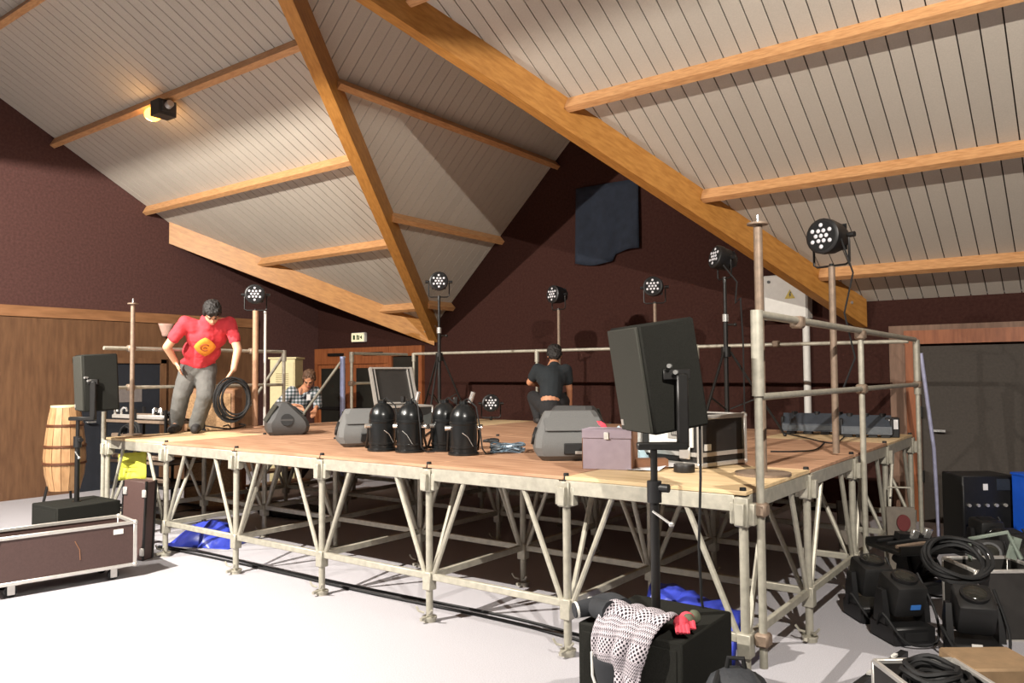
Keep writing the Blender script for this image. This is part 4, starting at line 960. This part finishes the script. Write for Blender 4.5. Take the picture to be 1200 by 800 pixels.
for k, dx in enumerate((-.42, -.3, .28, .42)):
    tag(B().tube([(0, 0, 0), (0, 0, .05), (.02, 0, .075), (.05, 0, .07), (.06, 0, .03)], .014, 6).build('hook_clamp', m_chrome, None, loc=(-7.45 + dx, .78 + dx * .12, 1.215), rot=(0, 0, k)), ['silver hook clamp at the left end of the rack top', 'silver hook clamp beside the leftmost clamp on the rack', 'silver hook clamp right of the middle of the rack top', 'silver hook clamp at the right end of the rack top'][k], 'clamp', 'hook clamps on the rack')
# cream cabinet behind the man in the checked shirt
q = onx(336, 419, -8.75)
t = thing('cream_locker', 'tall cream metal locker behind the man in the checked shirt', 'locker', (q.x, q.y, 0), YAW - .1)
zt_ = q.z
B().box((0, 0, zt_ / 2), (.40, .34, zt_ - .02), bev=.006).build('body', m_cream, t); B().box((0, 0, zt_ - .01), (.45, .38, .03), bev=.004).build('top', m_cream, t)
dr = B().box((0, -.175, zt_ / 2), (.36, .012, zt_ - .14)).build('door', m_cream, t)
b = B()
for k in range(7): b.box((0, -.183, zt_ - .25 - .03 * k), (.2, .006, .010))
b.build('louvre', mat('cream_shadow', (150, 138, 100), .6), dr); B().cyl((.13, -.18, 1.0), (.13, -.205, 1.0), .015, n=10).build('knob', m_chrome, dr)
# planks and cardboard under the far left of the stage
for k, (x_, y_, z_, L_) in enumerate(((-7.5, 2.6, .0, .7),)):
    t = thing('cardboard_box', 'tan cardboard box on the floor beyond the left of the stage', 'box', (-8.0, 2.15, 0), .3)
    B().box((0, 0, .22), (.6, .45, .44), bev=.004).build('body', m_kraft, t); B().box((0, 0, .442), (.06, .45, .004)).build('tape_strip', m_cream, t)
t = thing('foam_roll', 'dark rolled mat on the floor under the left of the stage', 'roll', (-6.1, 1.9, .09), .15)
B().cyl((-.45, 0, 0), (.45, 0, 0), .09, n=18).build('roll', mat('dark_grey_foam', (58, 56, 54), .9), t)
for s in (-1, 1): B().lathe([(.088, -.015), (.094, -.015), (.094, .015), (.088, .015)], 18, (s * .25, 0, 0), (0, PI / 2, 0)).build('strap', m_rubber, t)
t = thing('wooden_cabinet', 'brown wooden cabinet behind the cable coil left of the stage', 'cabinet', (-7.45, 1.75, 0), YAW)
B().box((0, 0, .75), (.62, .3, 1.5), bev=.02).build('cabinet', wood('brown_amp_wood', (120, 84, 58), (150, 110, 78), 5, .6), t)
B().box((0, -.155, .75), (.54, .012, 1.38)).build('front_cloth', mat('wicker_cloth', (150, 118, 84), .9, scale=60, var=.3), t)
# ================================================================ people
def cap_mesh(bm, p0, r0, p1, r1, n=14):
    p0, p1 = Vector(p0), Vector(p1); d = p1 - p0; L = d.length
    q = d.to_track_quat('Z', 'Y').to_matrix().to_4x4() if L > 1e-6 else Matrix.Identity(4)
    rings = []; k = 5
    for i in range(1, k + 1): a_ = -PI / 2 + PI / 2 * i / k; rings.append((r0 * math.cos(a_), r0 * math.sin(a_)))
    for i in range(0, k): a_ = PI / 2 * i / k; rings.append((r1 * math.cos(a_), L + r1 * math.sin(a_)))
    M = Matrix.Translation(p0) @ q
    V = [[bm.verts.new(M @ Vector((r * math.cos(2 * PI * j / n), r * math.sin(2 * PI * j / n), z))) for j in range(n)] for r, z in rings]
    b0 = bm.verts.new(M @ Vector((0, 0, -r0))); b1 = bm.verts.new(M @ Vector((0, 0, L + r1)))
    for a_, c_ in zip(V[:-1], V[1:]):
        for j in range(n): bm.faces.new((a_[j], a_[(j + 1) % n], c_[(j + 1) % n], c_[j]))
    for j in range(n):
        bm.faces.new((b0, V[0][(j + 1) % n], V[0][j])); bm.faces.new((b1, V[-1][j], V[-1][(j + 1) % n]))
def blob(name, mt, parent, caps, ell=(), voxel=.009, smooth=5, disp=0):
    """one continuous surface from tapered limbs and ellipsoids (voxel remesh, smoothed)"""
    bm = bmesh.new()
    for c in caps: cap_mesh(bm, *c)
    for c, s, R in ell:
        t = bmesh.new(); bmesh.ops.create_uvsphere(t, u_segments=18, v_segments=12, radius=1)
        M = Matrix.Translation(Vector(c)) @ (R.to_4x4() if R is not None else Matrix.Identity(4)) @ Matrix.Diagonal((s[0], s[1], s[2], 1))
        t.transform(M); me = bpy.data.meshes.new('t'); t.to_mesh(me); t.free(); bm.from_mesh(me); bpy.data.meshes.remove(me)
    me = bpy.data.meshes.new(name); bm.to_mesh(me); bm.free()
    o = bpy.data.objects.new(name, me); COL.objects.link(o)
    r = o.modifiers.new('r', 'REMESH'); r.mode = 'VOXEL'; r.voxel_size = voxel; r.use_smooth_shade = True
    s = o.modifiers.new('s', 'SMOOTH'); s.iterations = smooth; s.factor = .5
    dg = bpy.context.evaluated_depsgraph_get(); dg.update()
    m2 = bpy.data.meshes.new_from_object(o.evaluated_get(dg)); m2.name = name
    bpy.data.objects.remove(o); bpy.data.meshes.remove(me)
    m2.materials.clear(); m2.materials.append(mt)
    m2.polygons.foreach_set('use_smooth', [True] * len(m2.polygons))
    if disp:
        me = m2; ns_ = [v.normal.copy() for v in me.vertices]
        for v, n_ in zip(me.vertices, ns_): v.co += n_ * disp * (noise.noise(v.co * (38 if disp > .008 else 16)) + .6 * noise.noise(v.co * (90 if disp > .008 else 34)))
    return put(name, m2, parent)
def frame(fwd, up):
    """3x3 with -Y -> fwd, Z -> up"""
    f_ = Vector(fwd).normalized(); u_ = Vector(up); u_ = (u_ - f_ * u_.dot(f_)).normalized(); x_ = u_.cross(f_).normalized() * -1
    x_ = (-f_).cross(u_)
    M = Matrix((x_, -f_, u_)).transposed(); return M
def hand(palm0, palm1, side, curl_dir, thumb_dir):
    """caps of a hand: palm plus five unequal bent fingers"""
    p0, p1 = Vector(palm0), Vector(palm1); d = (p1 - p0).normalized(); s = Vector(side).normalized(); c = Vector(curl_dir).normalized()
    out = []
    for k in range(4): out.append((p0 + s * (-.02 + .013 * k), .016, p1 + s * (-.03 + .02 * k), .012))
    for k, L in enumerate((.062, .078, .072, .055)):
        a_ = p1 + s * (-.033 + .022 * k)
        b_ = a_ + (d * .9 + c * .35).normalized() * L * .45; e_ = b_ + (d * .55 + c * .85).normalized() * L * .33; g_ = e_ + (d * .1 + c).normalized() * L * .28
        out += [(a_, .0095, b_, .009), (b_, .009, e_, .0085), (e_, .0085, g_, .0075)]
    t0 = p0 + Vector(thumb_dir).normalized() * .03 + d * .02; t1 = t0 + (Vector(thumb_dir).normalized() * .7 + d * .7).normalized() * .045; t2 = t1 + (d + c * .4).normalized() * .03
    out += [(p0 + d * .01, .014, t0, .012), (t0, .012, t1, .010), (t1, .010, t2, .0085)]
    return out
def head_parts(c, R, k=1.0):
    """ellipsoids of a head; R maps local (face at -Y, up Z)"""
    c = Vector(c); g = lambda x, y, z: c + R @ (Vector((x, y, z)) * k)
    e = [(g(0, .015, .025), (.077 * k, .096 * k, .09 * k), R), (g(0, -.018, -.045), (.060 * k, .072 * k, .070 * k), R), (g(0, -.055, -.09), (.030 * k, .028 * k, .024 * k), R),
         (g(0, -.092, -.02), (.012 * k, .02 * k, .022 * k), R), (g(0, -.102, -.03), (.014 * k, .014 * k, .011 * k), R),
         (g(.078, .01, -.01), (.012 * k, .022 * k, .032 * k), R), (g(-.078, .01, -.01), (.012 * k, .022 * k, .032 * k), R),
         (g(.03, -.083, .015), (.024 * k, .012 * k, .009 * k), R), (g(-.03, -.083, .015), (.024 * k, .012 * k, .009 * k), R),
         (g(0, -.088, -.06), (.024 * k, .01 * k, .008 * k), R)]
    return e, g
def face_bits(root, g, R, k, lipc):
    for s in (-1, 1):
        B().sph(g(s * .031, -.087, -.002), (.013 * k, .006 * k, .005 * k), rot=R, n=10).build('eye', mat('eye_dark', (46, 36, 30), .3), root)
        B().tube([g(s * .016, -.097, .018), g(s * .034, -.093, .024), g(s * .05, -.082, .018)], .0045 * k, 6).build('eyebrow', m_hair, root)
    B().tube([g(-.022, -.094, -.062), g(0, -.1, -.059), g(.022, -.094, -.062)], .005 * k, 6).build('mouth', lipc, root)
def hair(root, mt, g, R, k, extra=(), fringe=True):
    e = [(g(0, .026, .052), (.086 * k, .094 * k, .078 * k), R), (g(0, .055, .0), (.084 * k, .062 * k, .09 * k), R), (g(0, -.052, .082), (.070 * k, .046 * k, .034 * k), R),
         (g(.03, -.078, .062), (.03 * k, .022 * k, .026 * k), R), (g(-.025, -.08, .064), (.035 * k, .022 * k, .024 * k), R), (g(.074, .0, .02), (.018 * k, .04 * k, .05 * k), R), (g(-.074, .0, .02), (.018 * k, .04 * k, .05 * k), R)] + list(extra)
    if not fringe: del e[2:5]
    blob('hair', mt, root, [], e, .006, 2, disp=.010)
m_lip = mat('lips', (168, 92, 84), .5)
# ---------------------------------------------------------------- man in the red T-shirt, bending
pm = deck(226, 506)
t = thing('person', 'man in red T-shirt and grey jeans bending over a cable coil', 'person', (pm.x + .05, pm.y - .03, DECK), face(pm))
def X(u, v, y): return Vector(((u - 226) * .0093, y, (506.5 - v) * .0093 + .0))
hipR, hipL = X(223, 432, .06), X(240, 432, .06)          # his right hip is on the viewer's left
kneeR, ankR, toeR = X(213, 464, .02), X(208, 497, .12), X(204, 503.5, -.05)
kneeL, ankL, toeL = X(239, 465, -.10), X(230, 498, .0), X(228, 503, -.18)
ankR.z = .11; toeR.z = .03; ankL.z = .09; toeL.z = .035
pel, wai, che, nek = X(231, 428, .05), X(235, 412, -.05), X(240, 393, -.20), X(242, 377, -.31)
shR, shL = X(217, 380, -.26), X(264, 380, -.28)
elR, wrR = X(198, 408, -.20), X(207, 425, -.10)
elL, wrL = X(273, 411, -.36), X(268, 434, -.44)
hc = X(245, 370.5, -.46)
Rh = frame((.05, -.62, -.78), (0, -.72, .65))
he, g = head_parts(hc, Rh, 1.0)
caps = [(pel, .12, wai, .115), (wai, .115, che, .125), (che, .12, nek, .075), (nek, .055, hc + Vector((0, .03, -.02)), .05), (che, .10, shR, .06), (che, .10, shL, .06),
        (shR, .054, elR, .044), (elR, .044, wrR, .031), (shL, .054, elL, .044), (elL, .044, wrL, .031),
        (hipR, .085, kneeR, .058), (kneeR, .056, ankR, .036), (hipL, .085, kneeL, .058), (kneeL, .056, ankL, .036), (ankR, .033, toeR, .02), (ankL, .033, toeL, .02)]
caps += hand(wrR, wrR + Vector((.035, .0, -.075)), (0, 1, .2), (.3, .3, -.4), (.2, -1, 0)) + hand(wrL, wrL + Vector((-.05, -.02, -.075)), (.3, 1, 0), (-.6, 0, -.4), (-.2, -1, -.3))
blob('body', m_skin, t, caps, he, .0075, 4)
face_bits(t, g, Rh, 1.0, m_lip); hair(t, m_hair, g, Rh, 1.06)
Rt = frame((0, -.75, -.5), (0, -.5, .8))
sR, sL = shR.lerp(elR, .62), shL.lerp(elL, .62)
blob('t_shirt', m_red, t, [(pel + Vector((0, 0, .03)), .145, wai, .14), (wai, .14, che, .145), (che, .14, nek + Vector((0, .01, -.01)), .092), (che, .12, shR, .072), (che, .12, shL, .072), (shR, .070, sR, .064), (shL, .070, sL, .064)],
     [(che + Vector((0, .02, -.02)), (.215, .135, .17), Rt), (wai + Vector((0, .02, 0)), (.20, .14, .16), Rt), (pel + Vector((0, 0, .03)), (.185, .14, .08), None)], .011, 5, disp=.006)
# collar ribbing and orange print on the chest
fwd = Vector((0, -.80, -.6)); upv = Vector((0, -.6, .8))
pc = X(238, 398, -.20) + fwd * .118
def prt(a_, c_, r=.0): return pc + Vector((1, 0, 0)) * a_ + upv * c_ + fwd * (.045 - 1.2 * a_ * a_ - .5 * c_ * c_)
def emblem(rx, rz_, n=20, off=0):
    b = B(); c0 = b.bm.verts.new(prt(0, 0) + fwd * off); ring = []; mid = []
    for k in range(n):
        a_ = 2 * PI * k / n; kk = 1 / (abs(math.cos(a_)) ** 1.35 + abs(math.sin(a_)) ** 1.35) ** (1 / 1.35)
        ring.append(b.bm.verts.new(prt(rx * kk * math.cos(a_), rz_ * kk * math.sin(a_)) + fwd * off)); mid.append(b.bm.verts.new(prt(.55 * rx * kk * math.cos(a_), .55 * rz_ * kk * math.sin(a_)) + fwd * off))
    for k in range(n):
        b.bm.faces.new((c0, mid[k], mid[(k + 1) % n])); b.bm.faces.new((mid[k], ring[k], ring[(k + 1) % n], mid[(k + 1) % n]))
    return b
o = emblem(.108, .118).build('chest_print', m_orange, t, smooth=80); o.modifiers.new('s', 'SOLIDIFY').thickness = .006
B().tube([prt(.045 * math.cos(a_ * PI / 8 + .6) , .04 * math.sin(a_ * PI / 8 + .6)) + fwd * .008 for a_ in range(13)], .006, 5).tube([prt(-.02 + .02 * k, -.01 + .015 * (k % 2)) + fwd * .008 for k in range(3)], .006, 5).build('print_mark', mat('brown_print', (150, 70, 36), .8), o)
blob('jeans', m_jeans, t, [(pel + Vector((0, .0, -.01)), .132, pel + Vector((0, .02, -.06)), .128), (hipR, .118, kneeR, .092), (kneeR, .09, ankR, .08), (hipL, .118, kneeL, .092), (kneeL, .09, ankL, .08), (kneeL.lerp(ankL, .85), .08, ankL + Vector((0, .01, -.01)), .082)], [(pel + Vector((0, .01, -.04)), (.175, .14, .12), None)], .011, 4, disp=.004)
for a_, c_ in ((ankR, toeR), (ankL, toeL)):
    d = (c_ - a_); d.z = 0
    if d.length < .12: d = d.normalized() * .12
    b0 = Vector((a_.x, a_.y, .048)); b1 = Vector((a_.x, a_.y, .04)) + d * 1.05
    sh = blob('shoe', mat('dark_shoe', (48, 46, 46), .7), t, [(b0 - d * .3, .05, b0 + d * .5, .052), (b0 + d * .3, .052, b1 + d * .12, .044), (b0, .05, Vector(a_), .052)], (), .009, 3)
coil('coil of black cable hanging from the hand of the man in red', (0, 0, 0), .16, 7, .010, m_rubber, 1.3, nm='cable_coil')
cc = [o for o in COL.objects if o.get('label') == 'coil of black cable hanging from the hand of the man in red'][0]
hp = t.matrix_world if False else Matrix.Translation(t.location) @ Matrix.Rotation(t.rotation_euler.z, 4, 'Z')
wl_ = hp @ (wrL + Vector((-.04, -.06, -.30)))
cc.location = (wl_.x, wl_.y + .03, wl_.z); cc.rotation_euler = (PI / 2, 0, face(pm) + .2)
wire('black cable trailing on the deck from the coil', spline([dk(262, 500), dk(275, 497), dk(288, 499), dk(270, 503), dk(250, 501), dk(238, 499)]), .009)
# ---------------------------------------------------------------- man in the checked shirt, standing on the floor behind the stage edge
def plaid(name):
    mt = bpy.data.materials.new(name); mt.use_nodes = True; N = mt.node_tree.nodes; L = mt.node_tree.links; bs = N['Principled BSDF']; bs.inputs['Roughness'].default_value = .9
    tc = N.new('ShaderNodeTexCoord'); sp_ = N.new('ShaderNodeSeparateXYZ'); L.new(tc.outputs['Object'], sp_.inputs[0]); outs = []
    for ax in (0, 2):
        m1 = N.new('ShaderNodeMath'); m1.operation = 'MULTIPLY'; m1.inputs[1].default_value = 125; L.new(sp_.outputs[ax], m1.inputs[0])
        m2 = N.new('ShaderNodeMath'); m2.operation = 'SINE'; L.new(m1.outputs[0], m2.inputs[0]); m3 = N.new('ShaderNodeMath'); m3.operation = 'GREATER_THAN'; m3.inputs[1].default_value = .1; L.new(m2.outputs[0], m3.inputs[0]); outs.append(m3.outputs[0])
    ad = N.new('ShaderNodeMath'); L.new(outs[0], ad.inputs[0]); L.new(outs[1], ad.inputs[1])
    cr = N.new('ShaderNodeValToRGB'); cr.color_ramp.interpolation = 'CONSTANT'; cr.color_ramp.elements[0].color = rgb((190, 190, 196)); cr.color_ramp.elements[1].position = .3; cr.color_ramp.elements[1].color = rgb((112, 122, 126))
    e = cr.color_ramp.elements.new(.7); e.color = rgb((52, 66, 66))
    md = N.new('ShaderNodeMath'); md.operation = 'MULTIPLY'; md.inputs[1].default_value = .5; L.new(ad.outputs[0], md.inputs[0]); L.new(md.outputs[0], cr.inputs[0]); L.new(cr.outputs[0], bs.inputs['Base Color']); return mt
m_plaid = plaid('checked_shirt_cloth')
pk = onx(350, 470, -8.0); KX, KY = pk.x, pk.y
t = thing('person', 'man in a checked shirt with lanyard leaning over behind the stage edge', 'person', (KX, KY, 0), face((KX, KY)) + .15)
mp_ = (Vector((KX, KY, 1.2)) - CAM).dot(FW) / FPX
zr = pk.z
def X(u, v, y): return Vector(((u - 350) * mp_, y, zr + (470 - v) * mp_))
hc = X(358, 444, -.30); Rh = frame((-.25, -.7, -.6), (-.1, -.5, .85))
he, g = head_parts(hc, Rh, 1.02)
pel = Vector((-.02, .16, .92)); wai = Vector((-.02, .10, 1.08)); che = X(349, 459, -.04); che.z = 1.30; nek = hc + Vector((-.03, .10, -.13))
shR, shL = nek + Vector((-.19, .04, -.05)), nek + Vector((.15, .03, -.06))
elR, elL = X(326, 474, -.10), X(370, 474, -.16)
wrR, wrL = X(341, 474, -.36), X(364, 479, -.38)
hipR, hipL = pel + Vector((-.1, 0, -.03)), pel + Vector((.1, 0, -.03))
kneeR, kneeL = Vector((-.13, .06, .48)), Vector((.11, .1, .48)); ankR, ankL = Vector((-.14, .14, .09)), Vector((.12, .2, .09))
caps = [(pel, .125, wai, .12), (wai, .12, che, .13), (che, .12, nek, .07), (nek, .055, hc, .05), (che, .1, shR, .06), (che, .1, shL, .06), (shR, .052, elR, .04), (elR, .039, wrR, .028), (shL, .052, elL, .04), (elL, .039, wrL, .028),
        (hipR, .09, kneeR, .06), (kneeR, .058, ankR, .038), (hipL, .09, kneeL, .06), (kneeL, .058, ankL, .038), (ankR, .036, ankR + Vector((0, -.17, -.055)), .03), (ankL, .036, ankL + Vector((0, -.17, -.055)), .03)]
caps += hand(wrR, wrR + Vector((.07, -.03, -.02)), (0, .3, 1), (.5, -.3, -.5), (0, -1, .4)) + hand(wrL, wrL + Vector((-.03, -.05, -.05)), (1, .2, 0), (-.2, -.4, -.6), (-1, -.3, 0))
blob('body', m_skin2, t, caps, he, .0085, 4); face_bits(t, g, Rh, 1.02, m_lip); hair(t, m_hair2, g, Rh, 1.05, fringe=False)
sR, sL = elR.lerp(wrR, .45), elL.lerp(wrL, .35)
blob('shirt', m_plaid, t, [(pel, .15, wai, .145), (wai, .145, che, .155), (che, .145, nek + Vector((0, .04, -.06)), .085), (che, .125, shR, .085), (che, .125, shL, .085), (shR, .082, elR, .066), (shL, .082, elL, .066), (elR, .066, sR, .056), (elL, .066, sL, .056)], (), .012, 5)
blob('trousers', m_dark2, t, [(pel + Vector((0, 0, -.05)), .14, pel + Vector((0, 0, -.1)), .14), (hipR, .105, kneeR, .08), (kneeR, .08, ankR, .065), (hipL, .105, kneeL, .08), (kneeL, .08, ankL, .065)], (), .013, 5)
for a_ in (ankR, ankL): blob('shoe', mat('dark_shoe', (48, 46, 46)), t, [(Vector((a_.x, a_.y + .03, .045)), .045, Vector((a_.x, a_.y - .18, .04)), .04)], (), .01, 3)
B().tube([nek + Vector((-.07, -.06, .0)), che + Vector((.0, -.17, .02)), X(357, 462, -.24)], .006, 5).tube([nek + Vector((.07, -.06, .0)), che + Vector((.05, -.17, .02)), X(359, 462, -.24)], .006, 5).build('lanyard', mat('dark_blue_ribbon', (40, 36, 60), .8), t)
B().box(X(358, 465, -.25), (.055, .004, .085), rot=(.2, 0, 0)).build('badge', m_paper, t)
# ---------------------------------------------------------------- man in black, squatting with his back turned
pb = Vector((-3.93, 3.85, DECK)); 
t = thing('person', 'man in a black T-shirt squatting with his back turned by the rear rail', 'person', pb, face(pb) + PI)
mb_ = (pb - CAM).dot(FW) / FPX
ub = 600 + FPX * (pb - CAM).dot(RT) / (pb - CAM).dot(FW); vb = 400 - FPX * (pb - CAM).dot(UP) / (pb - CAM).dot(FW)
def X(u, v, y): return Vector((-(u - ub) * mb_, y, (vb - v) * mb_))      # seen from behind: his left is the viewer's left
hc = X(651, 416, -.24); Rh = frame((.0, -.85, -.5), (0, -.45, .88)); he, g = head_parts(hc, Rh, 1.0)
pel = X(645, 472, .06); wai = X(646, 460, .02); che = X(647, 443, -.08); nek = X(650, 427, -.17)
shA, shB = X(631, 433, -.13), X(664, 434, -.13)
elA, wrA = X(621, 448, -.22), X(634, 452, -.44)
elB, wrB = X(668, 456, -.16), X(669, 476, -.26)
hA, hB = X(638, 474, .0), X(654, 474, .0); kA, kB = X(625, 466, -.34), X(664, 468, -.36); aA, aB = X(631, 484, -.10), X(659, 484, -.10)
aA.z = aB.z = .09
caps = [(pel, .12, wai, .115), (wai, .115, che, .125), (che, .12, nek, .07), (nek, .055, hc, .05), (che, .1, shA, .06), (che, .1, shB, .06), (shA, .052, elA, .043), (elA, .041, wrA, .028), (shB, .052, elB, .042), (elB, .040, wrB, .028),
        (hA, .09, kA, .06), (kA, .058, aA, .038), (hB, .09, kB, .06), (kB, .058, aB, .038), (aA, .036, aA + Vector((.03, -.16, -.055)), .03), (aB, .036, aB + Vector((-.03, -.16, -.055)), .03)]
caps += hand(wrA, wrA + Vector((-.03, -.07, 0)), (0, .2, 1), (-.6, -.2, -.2), (0, -.3, 1)) + hand(wrB, wrB + Vector((0, -.02, -.075)), (0, 1, 0), (.4, -.3, -.4), (.2, -1, 0))
blob('body', m_skin2, t, caps, he, .0085, 4); face_bits(t, g, Rh, 1.0, m_lip); hair(t, m_hair, g, Rh, 1.06)
sA, sB = shA.lerp(elA, .55), shB.lerp(elB, .55)
blob('t_shirt', m_dark, t, [(wai + Vector((0, .0, -.02)), .138, che, .15), (che, .14, nek + Vector((0, .02, -.03)), .08), (che, .12, shA, .08), (che, .12, shB, .08), (shA, .08, sA, .07), (shB, .08, sB, .07)], [(che, (.19, .12, .15), None)], .012, 5)
blob('trousers', m_dark2, t, [(pel + Vector((0, .01, -.05)), .138, pel + Vector((0, .01, -.07)), .138), (hA, .11, kA, .082), (kA, .08, aA, .065), (hB, .11, kB, .082), (kB, .08, aB, .065)], (), .013, 5)
for a_, s in ((aA, .03), (aB, -.03)): blob('shoe', mat('dark_shoe', (48, 46, 46)), t, [(Vector((a_.x, a_.y + .03, .045)), .045, Vector((a_.x + s, a_.y - .18, .04)), .04)], (), .01, 3)
